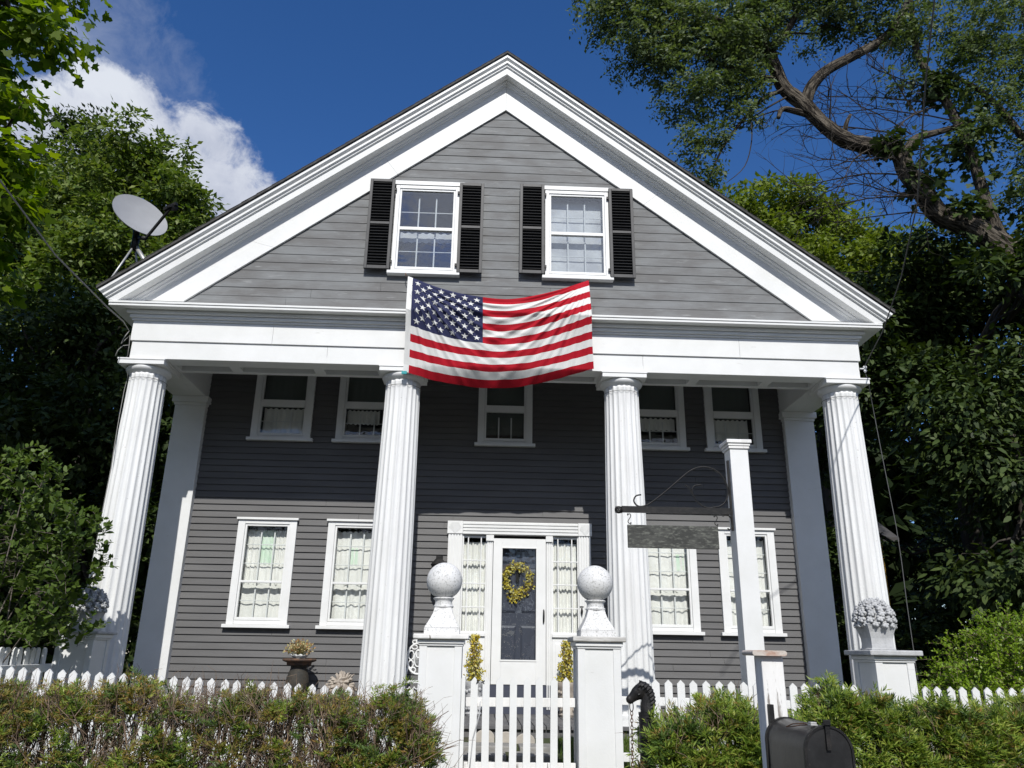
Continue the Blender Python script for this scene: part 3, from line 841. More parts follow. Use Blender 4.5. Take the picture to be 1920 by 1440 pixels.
# flag -------------------------------------------------------------------------
def lerp(a, b, t): return a+(b-a)*t
def pl(pts, u):
    for (u0, v0), (u1, v1) in zip(pts, pts[1:]):
        if u <= u1:
            s = (u-u0)/(u1-u0); return v0+(v1-v0)*s
    return pts[-1][1]
def spline(pts, u):
    P = [pts[0]]+list(pts)+[pts[-1]]
    for i in range(1, len(P)-2):
        if u <= P[i+1][0] or i == len(P)-3:
            h = P[i+1][0]-P[i][0]; s = (u-P[i][0])/h
            m0 = (P[i+1][1]-P[i-1][1])/max(1e-6, P[i+1][0]-P[i-1][0])*h; m1 = (P[i+2][1]-P[i][1])/max(1e-6, P[i+2][0]-P[i][0])*h
            return (2*s**3-3*s*s+1)*P[i][1]+(s**3-2*s*s+s)*m0+(-2*s**3+3*s*s)*P[i+1][1]+(s**3-s*s)*m1
TOPZ = [(0,5.362),(.19,5.16),(.39,5.03),(.57,5.008),(.78,5.146),(1,5.393)]
TOPY = [(0,-.13),(.2,-.21),(.4,-.262),(.57,-.268),(.78,-.23),(1,-.13)]
BOTZ = [(0,3.99),(.17,3.905),(.44,3.853),(.67,3.90),(1,4.10)]
BOTY = [(0,-.06),(.17,.05),(.44,.15),(.67,.10),(1,-.06)]
def flagpt(u, v, lift=0.):
    """u along the fly, v down the hoist"""
    xt = lerp(-1.302, 1.203, u); xb = lerp(-1.295, 1.261, u)
    sag = .03*math.sin(PI*u)
    x = lerp(xt, xb, v)
    x += .02*math.sin(PI*v)*(.5-u)
    zt, zb = spline(TOPZ, u), spline(BOTZ, u)
    z = lerp(zt, zb, v)
    yt, yb = spline(TOPY, u), spline(BOTY, u)
    # lies over the cornice edge (z about 4.83, y -.24), then falls back against the entablature
    f = min(1, max(0, (zt-z)/max(.05, zt-4.80))) if z > 4.80 else 1
    if z > 4.80: y = lerp(yt, -.262, f**.7)
    elif z > 4.09: y = lerp(-.262, -.062, ((4.80-z)/.71)**.8)
    else: y = lerp(-.062, max(yb, -.062), ((4.09-z)/max(.02, 4.09-zb))**1.2)
    # creases running down from the two tied corners
    d1 = math.hypot(u*1.75, v); a1 = math.atan2(v, u*1.75+1e-6)
    d2 = math.hypot((1-u)*1.75, v); a2 = math.atan2(v, (1-u)*1.75+1e-6)
    w1 = min(1, d1*2.2)*max(0, 1-d1/1.55); w2 = min(1, d2*2.2)*max(0, 1-d2/1.55)
    c = .017*w1*math.sin(a1*34+2*math.sin(d1*3))+.017*w2*math.sin(a2*36+1.5*math.sin(d2*4)+1)
    c += .010*math.sin(PI*u)*v*math.sin(u*30+v*9)+.008*w1*math.sin(a1*71+d1*4)+.008*w2*math.sin(a2*66+d2*5)
    sharp = lambda q: (1-abs(math.sin(q)))**3
    c += .011*w1*sharp(a1*15+1.2*math.sin(d1*3.3))+.011*w2*sharp(a2*16+1.1*math.sin(d2*3.1)+.7)-.009*w1*sharp(a1*23+2+d1*1.7)-.009*w2*sharp(a2*21+1+d2*1.9)
    if 4.0 < z < 4.8: c = min(c, .03)
    return Vector((x, y-.012-abs(c)*.2+c-lift, z))
t = thing('national_flag', 'large stars and stripes flag draped over the cornice between the two gable windows', 'flag', (0, -.1, 3.9))
NU, NV = 190, 13*8
mb = MB(); HE = .022
vs = []
for j in range(NV+1):
    for i in range(NU+1):
        vs.append(flagpt(HE+(1-HE)*i/NU, j/NV))
fs = []; mi = []
cu = int(NU*.400); cv = 7*8
for j in range(NV):
    for i in range(NU):
        fs.append((j*(NU+1)+i, (j+1)*(NU+1)+i, (j+1)*(NU+1)+i+1, j*(NU+1)+i+1))
        mi.append(2 if (i < cu and j < cv) else (0 if (j//8) % 2 == 0 else 1))
mb.v = [tuple(v) for v in vs]; mb.f = fs; mb.mi = mi
mb.build('flag_cloth', [M['flag_red'], M['flag_white'], M['flag_blue']], t, smooth=True)
mb = MB(); nv = 40
vs = [flagpt(u, j/nv, .002) for j in range(nv+1) for u in (-.004, .011, .024)]
mb.add(vs, [(j*3+i, (j+1)*3+i, (j+1)*3+i+1, j*3+i+1) for j in range(nv) for i in (0, 1)])
mb.build('hoist_band', M['flag_white'], t)
mb = MB()                                                       # fifty stars
W = HE+(1-HE)*.400-HE
for r in range(9):
    for c in range(11):
        if (r+c) % 2: continue
        u0 = HE+W*(c+1)/12; v0 = 7/13*(r+1)/10
        pts = []
        for k in range(10):
            R = .0195 if k % 2 == 0 else .0078
            a = PI*k/5
            pts.append(flagpt(u0+R*math.sin(a)*1.0, v0-R*math.cos(a)*1.76, .004))
        cen = flagpt(u0, v0, .005)
        mb.add([cen]+pts, [(0, 1+(k+1) % 10, 1+k) for k in range(10)])
mb.build('star_field', M['flag_white'], t)
mb = MB()
mb.tube([tuple(flagpt(0, 0)), (-1.35, -.10, 5.40), (-1.36, -.06, 5.47)], .006, 6)
mb.tube([tuple(flagpt(1, 0)), (1.215, -.10, 5.42), (1.23, -.06, 5.46)], .004, 6)
mb.build('tie_cord', M['rust'], t)
MB().box(-1.325, -1.255, -.075, -.045, 3.955, 3.995).build('clip', M['teal'], t)

# satellite dish ------------------------------------------------------------------
t = thing('satellite_dish', 'grey satellite dish on a steel tripod at the left roof corner', 'satellite dish', (-5.20, .05, 4.98))
c = Vector((-5.174, .0, 6.273)); nn = Vector((.631, -.642, .436)).normalized()
e1 = nn.cross(Vector((0, 0, 1))).normalized(); e2 = e1.cross(nn)
mb = MB(); nr, na = 10, 48; R = .396
vs = []
for s in (0, .012):
    vs.append(c-nn*(.07+s))
    for i in range(1, nr+1):
        r = R*i/nr
        for k in range(na):
            a = 2*PI*k/na
            vs.append(c+e1*r*math.cos(a)*.98+e2*r*math.sin(a)+nn*(-.07+.07*(i/nr)**2-s))
fs = []; per = 1+nr*na
for q in (0, 1):
    o = q*per
    fs += [(o, o+1+k, o+1+(k+1) % na) if q == 0 else (o, o+1+(k+1) % na, o+1+k) for k in range(na)]
    for i in range(nr-1):
        for k in range(na):
            f = (o+1+i*na+k, o+1+(i+1)*na+k, o+1+(i+1)*na+(k+1) % na, o+1+i*na+(k+1) % na)
            fs.append(f if q == 0 else f[::-1])
fs += [(1+(nr-1)*na+k, per+1+(nr-1)*na+k, per+1+(nr-1)*na+(k+1) % na, 1+(nr-1)*na+(k+1) % na) for k in range(na)]
mb.add(vs, fs)
ro = mb.build('reflector', M['dish'], t, smooth='auto')
mb = MB()
for a, b in ((-.1, .02), (.02, .06), (-.02, -.1), (.1, -.06)):
    p = c+e1*a+e2*b-nn*.085; mb.tube([tuple(p), tuple(p+nn*.008)], .008, 8)
mb.build('bolt', M['iron'], ro)
arm0 = Vector((-4.985, -.12, 5.83)); lnb = Vector((-4.625, -.33, 6.19))
mb = MB(); mb.bar(arm0, lnb, .026, .036); mb.build('feed_arm', M['iron'], t)
mb = MB(); d = (c-lnb).normalized()
mb.bar(lnb-d*.07+Vector((.02,0,.02)), lnb+d*.04+Vector((.02,0,.02)), .10, .042); mb.tube([tuple(lnb+d*.03), tuple(lnb+d*.09)], [.024, .036], 10)
mb.bar(lnb+Vector((-.09,.03,-.0)), lnb+Vector((.10,-.05,.05)), .045, .05)
mb.build('receiver', M['iron'], t)
kn = Vector((-5.20, .05, 5.86))
mb = MB(); mb.tube([tuple(c-nn*.09-Vector((0,0,.1))), tuple(kn+Vector((0,0,.06)))], .045, 10); mb.tube([tuple(kn+Vector((0,0,.10))), tuple(kn-Vector((0,0,.12)))], .05, 10)
mb.bar(kn+Vector((.0,0,.08)), arm0, .04, .05)
mb.build('mount', M['iron'], t, smooth=True)
zr = lambda x: 9.125-PITCH*abs(x)
for q, r in (((-5.32, -.25, zr(5.32)), .014), ((-5.19, .5, zr(5.19)), .014), ((-4.88, .05, zr(4.88)), .030)):
    mb = MB(); mb.tube([tuple(kn-Vector((0,0,.04))), q], r, 8)
    mb.build('leg', M['steel'], t, smooth=True)

# cables -------------------------------------------------------------------------
def cat(p, q, sag, n=16):
    p, q = Vector(p), Vector(q)
    return [tuple(p.lerp(q, i/n)-Vector((0, 0, sag*4*(i/n)*(1-i/n)))) for i in range(n+1)]
t = thing('utility_cable', 'twisted grey service cable running from the street to the left end of the white entablature', 'cable', (-5.0, -.05, 4.5))
A = (-5.0, -.06, 4.46)
for k, (dz, r) in enumerate(((0, .0062), (.012, .005))):
    pts = [A, (-5.03, -.20, 4.53+dz), (-5.06, -.6, 4.545+dz), (-5.02, -2.0, 4.55+dz), (-4.9, -3.4, 4.66+dz), (-4.4, -5.0, 4.95+dz), (-3.9, -6.6, 5.3+dz)]
    mb = MB(); mb.tube(pts, r, 6); mb.build('wire', M['pole_wire'], t, smooth=True)
mb = MB(); mb.tube([A, (-5.04,-.08,4.36), (-5.07,-.07,4.27), (-5.03,-.06,4.33), (-4.985,-.05,4.40), (-4.975,-.04,4.28), (-4.975,-.03,4.10)], .006, 6)
mb.tube([(-4.97,-.03,4.27), (-5.05,-.05,4.25), (-5.10,-.06,4.18), (-5.12,-.06,4.097)], .006, 6)
mb.tube([(-4.985,-.03,4.10),(-5.03,.20,3.9),(-5.03,.17,3.7),(-5.0,.105,3.3),(-4.975,.068,2.9),(-4.955,.050,2.6),(-4.96,.045,2.2),(-4.97,.045,1.6)], .005, 6)  # run down the column draws the cable's thin shadow as a tube
mb.build('drip_loop_shadow_line', M['pole_wire'], t, smooth=True)
t = thing('power_cable', 'thin power cable rising from the right end of the entablature toward the street', 'cable', (5.03, .05, 4.26))
mb = MB(); mb.tube([(5.05,.05,4.262), (5.10,-.5,4.60), (5.05,-1.2,5.04), (4.60,-2.5,5.30), (4.35,-3.4,5.95), (3.62,-5.0,5.75), (2.9,-6.4,5.1)][:4]+[(4.2,-3.6,6.0), (3.5,-5.4,6.6)], .0085, 6)
mb.build('wire', M['cable'], t, smooth=True)
mb = MB(); mb.ball((5.06,.03,4.27), .028, 12, 8); mb.ball((5.06,.03,4.22), .022, 12, 8); mb.tube([(4.985,.03,4.25), (5.06,.03,4.25)], .010, 6)
mb.build('insulator', M['white_trim'], t, smooth=True)
mb = MB(); mb.tube([(5.06,.05,4.22), (5.13,.12,4.1), (5.228,.3,3.967), (5.25,.3,3.5), (5.273,.3,3.044), (5.325,.3,2.134), (5.33,.3,1.68), (5.32,.3,1.138), (5.32,.3,.2), (5.32,.3,-.4)], .0055, 6)
mb.build('ground_wire', M['cable'], t, smooth=True)

# urn with flowers ------------------------------------------------------------------
t = thing('garden_urn', 'dark iron urn with a rusty rim on the porch left of the carved stone', 'urn', (-2.61, 1.36, FLOOR))
mb = MB()
mb.lathe([(.15,0),(.15,.03),(.13,.05),(.10,.09),(.055,.14),(.05,.20),(.06,.22),(.12,.26),(.150,.33),(.150,.42),(.128,.50),(.105,.56),(.11,.60),(.14,.63)], (-2.61, 1.36, FLOOR), 36)
mb.build('urn_body', M['urn'], t, smooth='auto')
mb = MB(); mb.lathe([(.14,.628),(.19,.640),(.222,.655),(.228,.668),(.215,.682),(.19,.684),(.17,.66),(.16,.60)], (-2.61, 1.36, FLOOR), 40)
mb.build('rim', M['rust'], t, smooth='auto')
t = thing('flower_bowl', 'white scalloped bowl of dry yellow flowers standing in the dark urn', 'flower bowl', (-2.61, 1.34, .31))
mb = MB(); vs = []; n = 40
for z, r in ((.30,.05),(.33,.07),(.36,.10),(.385,.125)):
    for k in range(n): vs.append((-2.61+r*(1+.06*math.cos(k*2*PI*10/n))*math.cos(2*PI*k/n), 1.34+r*(1+.06*math.cos(k*2*PI*10/n))*math.sin(2*PI*k/n), z+(.008*math.cos(k*2*PI*10/n) if z > .38 else 0)))
mb.add(vs, [(i*n+k, i*n+(k+1) % n, (i+1)*n+(k+1) % n, (i+1)*n+k) for i in range(3) for k in range(n)]+[tuple(range(n-1,-1,-1)), tuple(range(3*n, 4*n))])
mb.build('bowl', M['white_trim'], t, smooth=True)
rng = np.random.default_rng(8); n = 420
a = rng.random(n)*2*PI; e = rng.random(n)**.6*1.35; L = .09+.11*rng.random(n)
d = np.stack([np.cos(a)*np.sin(e), np.sin(a)*np.sin(e), np.cos(e)], 1)
P = np.array([-2.61, 1.34, .375])+d*L[:,None]*1.05
V, F = leaves(rng, P, d+rng.normal(size=(n,3))*.6, rand_unit(rng, n)+np.array([0,-1,.5]), .026+.02*rng.random(n), .014+.01*rng.random(n))
np_mesh('blossom', V, F, M['dry_flower'], t)
V, F = sticks(rng, np.tile([-2.61,1.34,.36], (160,1))+rng.normal(size=(160,3))*.02, P[:160], np.full(160, .0022)); np_mesh('stem', V, F, M['yew_brown'], t)

# carved stone foliage ----------------------------------------------------------------
t = thing('carved_stone', 'tan carved stone bouquet ornament on the porch beside the second column', 'stone ornament', (-1.97, 1.0, FLOOR))
mb = MB(); r0 = random.Random(4)
for k in range(64):                                             # overlapping pointed acanthus leaves
    a = r0.uniform(0, 2*PI); e = r0.uniform(-.35, 1.45)
    d = Vector((math.cos(e)*math.cos(a), math.cos(e)*math.sin(a)*.8, math.sin(e)))
    c = Vector((-1.965, 1.0, -.03)); p0 = c+d*.09; L = r0.uniform(.10, .15)
    cr = Vector((0, 0, -.025)) if e < .9 else Vector((r0.uniform(-.02, .02), 0, 0))
    q = [p0, p0+d*L*.4+Vector((0, 0, .012)), p0+d*L*.75, p0+d*L+cr]
    mb.tube([tuple(v) for v in q], [.030, .046, .036, .006], 8, flat=.5)
mb.ball((-1.965, 1.0, -.02), .13, 16, 10, sz=1.2)
mb.build('stone_leaves', M['carved'], t, smooth=True)
mb = MB(); mb.lathe([(.13,0),(.14,.04),(.10,.08),(.11,.16),(.16,.26),(.18,.30)], (-1.965, 1.0, FLOOR), 20); mb.build('stone_pot', M['carved'], t, smooth='auto')

# white iron chair ----------------------------------------------------------------------
t = thing('iron_chair', 'white scrolled iron garden chair on the porch just left of the left gate pier', 'chair', (-.98, .95, FLOOR))
mb = MB(); cx, cy = -.985, .95
def ell(x, z, rx, rz, a0=0, a1=360, r=.009, y=cy, n=28):
    mb.tube([(x+rx*math.cos(math.radians(a0+(a1-a0)*k/n)), y, z+rz*math.sin(math.radians(a0+(a1-a0)*k/n))) for k in range(n+1)], r, 6)
ell(cx, .36, .145, .19, r=.014); ell(cx, .36, .05, .10); ell(cx, .42, .028, .05)
for s in (-1, 1):
    ell(cx+s*.09, .40, .035, .055); ell(cx+s*.09, .29, .032, .045); ell(cx+s*.055, .22, .03, .03); ell(cx+s*.05, .50, .035, .025)
    mb.tube([(cx+s*.13, cy, .25), (cx+s*.15, cy, .14), (cx+s*.15, cy-.02, .08)], .011, 6)
    ell(cx+s*.05, .565, .03, .022)
ell(cx, .575, .03, .035)
for k in range(5): mb.tube([(cx-.03+.015*k, cy, .30), (cx-.03+.015*k, cy, .44)], .004, 5)
mb.build('backrest', M['white_trim'], t, smooth=True)
mb = MB(); mb.lathe([(.16,.0),(.20,.012),(.20,.03),(.17,.035)], (cx, cy-.20, .06), 28); mb.build('seat', M['white_trim'], t, smooth='auto')
mb = MB()
for k in range(6): ell(cx-.15+.06*k, .03, .028, .028, 180, 360, .006, cy-.395)
mb.build('apron', M['white_trim'], t, smooth=True)
for sx, sy in ((-1,-.37), (1,-.37), (-1,-.04), (1,-.04)):
    mb = MB(); mb.tube([(cx+sx*.13, cy+sy, .07), (cx+sx*.16, cy+sy, -.08), (cx+sx*.13, cy+sy, -.22), (cx+sx*.17, cy+sy, FLOOR)], .014, 8)
    mb.build('leg', M['white_trim'], t, smooth=True)

# yellow bushes in stone pots beside the door ------------------------------------------------
for (px, zt, lab) in ((-.245, .675, 'yellow blossoming bush in a pale stone pot left of the white storm door'), (1.01, .60, 'yellow blossoming bush in a pale stone pot right of the white storm door')):
    t = thing('flowering_bush', lab, 'potted bush', (px, 1.30, FLOOR), 'potted yellow bushes by the front door')
    rng = np.random.default_rng(int(abs(px)*100)); n = 900
    z = .06+(zt-.06)*rng.random(n); a = rng.random(n)*2*PI
    wd = .125*(1-.55*((z-.06)/(zt-.06))**1.5)*np.sqrt(rng.random(n))*(1+.3*np.sin(z*40+a))
    P = np.stack([px+wd*np.cos(a), 1.30+wd*np.sin(a), z], 1)
    V, F = leaves(rng, P, rand_unit(rng, n)+np.array([0,0,.5]), rand_unit(rng, n)+np.array([0,-1,.3]), .028+.02*rng.random(n), .018+.01*rng.random(n))
    np_mesh('blossom', V, F, M['yellow_flower'], t)
    k = 240; V, F = leaves(rng, P[:k]*1.0+rng.normal(size=(k,3))*.015, rand_unit(rng, k), rand_unit(rng, k), np.full(k, .035), np.full(k, .016)); np_mesh('foliage', V, F, M['leaf_bush'], t)
    P2 = np.tile([px, 1.30, .03], (70, 1))+rng.normal(size=(70,3))*.02
    V, F = sticks(rng, P2, P[-70:], np.full(70, .0035)); np_mesh('twigs', V, F, M['twig'], t)
    mb = MB(); mb.lathe([(.10,0),(.115,.03),(.10,.06),(.115,.20),(.135,.36),(.15,.38),(.15,.43),(.13,.435)], (px, 1.30, FLOOR), 24)
    r0 = random.Random(3)
    for k in range(40):
        a = r0.uniform(0, 2*PI); zz = r0.uniform(.08, .34); R = .11+.02*zz/.34
        mb.ball((px+R*math.cos(a), 1.30+R*math.sin(a), FLOOR+zz), .022, 8, 5)
    mb.build('pot', M['cast_stone'] if px < 0 else M['carved'], t, smooth='auto')

# scalloped edging stones
for k, (x, zt) in enumerate(((-.10, -.352), (.135, -.372), (.345, -.386))):
    mb = MB(); w = .105
    pts = [(x-w, -.60), (x+w, -.60)]+[(x+w*math.cos(PI*i/12), zt-.075+.075*math.sin(PI*i/12)) for i in range(13)]
    mb.prism(pts, -.64, -.58)
    o = mb.build('edging_stone', M['scallop'], bevel=.006)
    tag(o, ['leftmost', 'middle', 'rightmost'][k]+' of the three tan scalloped edging stones seen through the gate', 'edging stone', 'scalloped edging stones')

# ------------------------------------------------------------------ gate piers, fences, gate
def pier(name, label, cx, cy, w, zc, capw, caph, matcap, group, wy=None, z0=-1.0, ball=None):
    wy = wy or w
    t = thing(name, label, 'gate pier' if ball else 'pier', (cx, cy, z0), group)
    mb = MB(); h = w/2; hy = wy/2; zs = zc-caph-.062
    mb.box(cx-h+.012, cx+h-.012, cy-hy+.012, cy+hy-.012, z0, zs)
    for sx in (-1, 1):
        for sy in (-1, 1):
            xa, xb = sorted((cx+sx*h, cx+sx*(h-.07))); ya, yb = sorted((cy+sy*hy, cy+sy*(hy-.07)))
            mb.box(xa, xb, ya, yb, z0, zs)
    mb.build('shaft', M['white'], t, bevel=.003)
    mb = MB(); mb.box(cx-h-.008, cx+h+.008, cy-hy-.008, cy+hy+.008, zs+.001, zs+.022); mb.box(cx-h-.022, cx+h+.022, cy-hy-.022, cy+hy+.022, zs+.022, zc-caph)
    mb.build('moulding', M['white_trim'], t, bevel=.006)
    mb = MB(); c = capw/2; cyw = c+(wy-w)/2
    mb.box(cx-c, cx+c, cy-cyw, cy+cyw, zc-caph, zc)
    mb.build('cap', matcap, t, bevel=.010)
    if ball:
        mb = MB()
        b = .166
        mb.box(cx-b, cx+b, cy-b, cy+b, zc, zc+.055)
        prof = [(.160,.055),(.163,.062),(.150,.085),(.118,.14),(.094,.19),(.082,.235),(.080,.245)]
        mb.lathe(prof, (cx, cy, zc), 4, square=True)
        mb.lathe([(.082,.240),(.096,.250),(.098,.262),(.086,.270),(.082,.30),(.088,.318),(.100,.326),(.103,.334),(.09,.342),(.07,.345)], (cx, cy, zc), 32)
        mb.ball((cx, cy, zc+.500), .174, 40, 24)
        o = mb.build('ball_finial', M['flaked'], t, smooth='auto')
    return t
pier('gate_pier', 'white square gate pier with ball finial, left of the picket gate', -.545, -2.09, .395, .602, .515, .045, M['weathered'], 'gate piers with ball finials', ball=True)
pier('gate_pier', 'white square gate pier with ball finial beside the black horse head post', .932, -2.09, .402, .602, .50, .048, M['cap_wood'], 'gate piers with ball finials', ball=True)
pier('fence_pier', 'white fence pier under the stone flower basket by the lime shrub', 3.728, -2.08, .372, .522, .505, .048, M['cast_stone'], None, wy=.44)
pier('fence_pier', 'shaded white fence pier beside the leftmost column behind the bush', -4.69, -.40, .41, .607, .515, .03, M['cast_stone'], None)
def stone_basket(label, cx, cy, z):
    t = thing('stone_basket', label, 'stone ornament', (cx, cy, z), 'cast stone flower baskets on fence piers')
    mb = MB(); s = math.sqrt(2)
    mb.lathe([(.118,0),(.120,.012),(.110,.02),(.106,.06),(.108,.11),(.122,.17),(.142,.225),(.150,.24)], (cx, cy, z), 4, square=True)
    mb.build('basket', M['cast_stone'], t)
    mb = MB(); r0 = random.Random(11)
    for ring_, (R, zz, n) in enumerate(((.148,.235,13),(.158,.285,13),(.150,.335,12),(.126,.385,10),(.090,.425,7),(.045,.450,4),(.0,.46,1))):
        for k in range(n):
            a = 2*PI*(k+.5*(ring_ % 2))/n
            c = (cx+R*math.cos(a)*1.08, cy+R*math.sin(a), z+zz+r0.uniform(-.008, .008))
            mb.ball(c, .037, 9, 6, sz=.8)
            d = Vector((math.cos(a), math.sin(a), .4)).normalized()
            for q in range(5):
                b = 2*PI*q/5; u = Vector((-math.sin(a), math.cos(a), 0)); w2 = d.cross(u)
                p = Vector(c)+d*.018+(u*math.cos(b)+w2*math.sin(b))*.024
                mb.ball(tuple(p), .017, 6, 4)
    mb.ball((cx, cy, z+.31), .135, 16, 10)
    mb.build('stone_flowers', M['cast_stone'], t, smooth=True)
stone_basket('grey cast stone basket of flowers on the sunny right fence pier', 3.682, -2.10, .522)
stone_basket('grey cast stone basket of flowers on the shaded left fence pier', -4.69, -.42, .607)

def picket_mesh(w, h, th, tip, rounded=False):
    mb = MB(); a = w/2
    top = [(a, h-tip), (0, h), (-a, h-tip)] if not rounded else [(a*math.cos(PI*i/8), h-a+a*math.sin(PI*i/8)) for i in range(9)]
    mb.prism([(-a, 0), (a, 0)]+top, -th/2, th/2)
    me = bpy.data.meshes.new('picket'); me.from_pydata(mb.v, [], mb.f); me.materials.append(M['white'])
    return me
def fence(name, label, pts, rails, h=1.05, w=.070, th=.02, tip=.036, along='x', rounded=False, y=-2.1, cat='fence', railmat=None, group=None):
    x0 = pts[0][0]
    at = (pts[0][0], y, -1.0) if along == 'x' else (pts[0][2], pts[0][0], -1.0)
    t = thing(name, label, cat, at, group)
    me = picket_mesh(w, h, th, tip, rounded)
    rj = random.Random(len(pts))
    for p in pts:
        o = bpy.data.objects.new('picket', me); COL.objects.link(o); o.parent = t
        W = Vector((p[0], y, p[1]-h)) if along == 'x' else Vector((p[2], p[0], p[1]-h))
        o.location = W-Vector(at)
        o.rotation_euler = (rj.uniform(-.008, .008), rj.uniform(-.009, .009), (0 if along == 'x' else PI/2)+rj.uniform(-.03, .03))
    for (xa, xb, za, zb, d) in rails:
        mb = MB()
        if along == 'x': mb.bar((xa, y+.036, za), (xb, y+.036, zb), .045, d)
        else: mb.bar((pts[0][2]+.036, xa, za), (pts[0][2]+.036, xb, zb), .045, d)
        mb.build('rail', railmat or M['white'], t, bevel=.004)
    return t
def tipL(x):
    return spline([(-4.95,.285),(-4.6,.263),(-3.91,.231),(-3.34,.207),(-2.77,.187),(-2.43,.168),(-1.855,.148),(-1.28,.124),(-.8,.121)], x)
P = []; x = -.814
while x > -4.93: P.append((x, tipL(x))); x -= .1152
fence('picket_fence', 'white picket fence section behind the brown twiggy hedge', P, [(-4.95,-.75,.06,-.07,.075), (-4.95,-.75,-.44,-.56,.075)], group='white picket fence sections along the front')
P = []; x = 1.258
while x < 3.5:
    P.append((x, .231-.011*(x-1.2))); x += .1192
fence('picket_fence', 'white picket fence section between the horse head post and the stone basket pier', P, [(1.13,3.545,.035,.012,.075), (1.13,3.545,-.45,-.48,.075)], w=.072, group='white picket fence sections along the front')
P = []; x = 3.95
while x < 5.9: P.append((x+.02, .202-.002*(x-4))); x += .1215
fence('picket_fence', 'white picket fence section in front of the lime green shrub', P, [(3.91,5.95,.0,.0,.075), (3.91,5.95,-.49,-.49,.075)], w=.072, group='white picket fence sections along the front')
P = []; y = -.70
while y > -2.0: P.append((y, .425, -4.95)); y -= .118
fence('side_fence', 'white picket side fence with rounded tops left of the shaded pier', P, [(-.60,-2.05,.215,.205,.085), (-.60,-2.05,-.3,-.3,.085)], w=.075, along='y', rounded=True, h=1.1)
P = [(-.232+.1252*k, .229+.001*k) for k in range(8)]
g = fence('garden_gate', 'white picket gate between the two ball topped piers', P, [(-.30,.725,.005,.010,.080), (-.30,.725,-.55,-.55,.09)], w=.066, tip=.042, cat='gate', railmat=M['weathered'])
MB().box(-.344, -.309, -2.13, -2.07, -1.0, .232).build('hinge_post', M['white'], g, bevel=.003)
mb = MB(); mb.tube([(-.165,-2.115,.015), (-.17,-2.118,-.1), (-.225,-2.118,-.30), (-.235,-2.118,-.42), (-.25,-2.12,-.6)], .006, 6)
mb.build('latch_cord', M['cast_stone'], g, smooth=True)
mb = MB()
for xx in (-.19, -.145):
    for k in range(4): mb.bar((xx+.02*math.cos(PI*k/2+.6), -2.116, .185+.02*math.sin(PI*k/2+.6)), (xx, -2.116, .185), .009, .006)
mb.build('star_hook', M['iron'], g)

# ------------------------------------------------------------------ sign post and hanging board
t = thing('sign_post', 'tall white square wooden post carrying a black iron sign bracket', 'sign post', (2.54, -1.80, -.7))
mb = MB(); mb.box(2.442, 2.638, -1.90, -1.70, -.75, 2.555)
mb.build('post', M['white'], t, bevel=.004)
mb = MB(); mb.box(2.428, 2.652, -1.915, -1.685, 2.556, 2.583); mb.box(2.420, 2.660, -1.922, -1.678, 2.586, 2.612); mb.box(2.405, 2.675, -1.935, -1.665, 2.615, 2.655)
mb.build('post_cap', M['weathered'], t, bevel=.006)
yb = -1.82
mb = MB(); mb.box(1.27, 2.437, yb-.012, yb+.012, 1.858, 1.925)
mb.box(2.425, 2.441, yb-.02, yb+.02, 1.69, 2.44)
mb.tube([(2.43,yb,1.74),(2.425,yb,1.82),(2.40,yb,1.85),(2.36,yb,1.852),(2.335,yb,1.84)], .008, 6)
mb.tube([(2.43,yb,1.72),(2.40,yb,1.70),(2.38,yb,1.715)], .007, 6)
mb.build('bracket_arm', M['iron'], t)
mb = MB()
def sp3(pts, k=6):
    out = []
    for i in range(len(pts)-1):
        p0, p1, p2, p3 = (Vector(pts[max(0, i-1)]), Vector(pts[i]), Vector(pts[i+1]), Vector(pts[min(len(pts)-1, i+2)]))
        for j in range(k):
            s = j/k
            out.append(.5*((2*p1)+(p2-p0)*s+(2*p0-5*p1+4*p2-p3)*s*s+(3*p1-p0-3*p2+p3)*s**3))
    out.append(Vector(pts[-1])); return out
mb.tube(sp3([(1.480,yb,2.050),(1.425,yb,2.035),(1.400,yb,1.985),(1.425,yb,1.94),(1.475,yb,1.925),(1.56,yb,1.955),(1.71,yb,2.065),(1.87,yb,2.20),(2.01,yb,2.315),(2.12,yb,2.362),(2.22,yb,2.362),(2.32,yb,2.315),(2.39,yb,2.22),(2.413,yb,2.10),(2.38,yb,2.00),(2.31,yb,1.945),(2.235,yb,1.932)]), .0085, 6)
mb.tube(sp3([(2.26,yb,1.93),(2.16,yb,1.932),(2.09,yb,1.975),(2.04,yb,2.05),(2.03,yb,2.12),(2.06,yb,2.16),(2.13,yb,2.17)]), .0075, 6)
mb.tube(sp3([(2.05,yb,2.03),(2.02,yb,2.09),(1.995,yb,2.135),(1.955,yb,2.165)]), .0075, 6)
mb.build('scroll', M['iron'], t, smooth=True)
mb = MB(); r = .036; c = Vector((1.237, yb, 1.885))
for k in range(6):
    a = PI*k/6
    mb.tube([tuple(c+Vector((r*math.cos(2*PI*q/16)*1.1, r*math.sin(2*PI*q/16)*math.cos(a), r*math.sin(2*PI*q/16)*math.sin(a)))) for q in range(16)], .0042, 5, closed=True)
    if k < 4: mb.tube([tuple(c+Vector((-.03+.02*k, (r*.9)*math.cos(2*PI*q/16), (r*.9)*math.sin(2*PI*q/16)))) for q in range(16)], .0042, 5, closed=True)
mb.build('finial', M['iron'], t, smooth=True)
t = thing('sign_board', 'weathered dark hanging sign board with its lettering worn away', 'sign', (1.80, yb, 1.62))
MB().box(1.322, 2.276, yb-.014, yb+.014, 1.494, 1.730).build('board', M['sign'], t, bevel=.004)
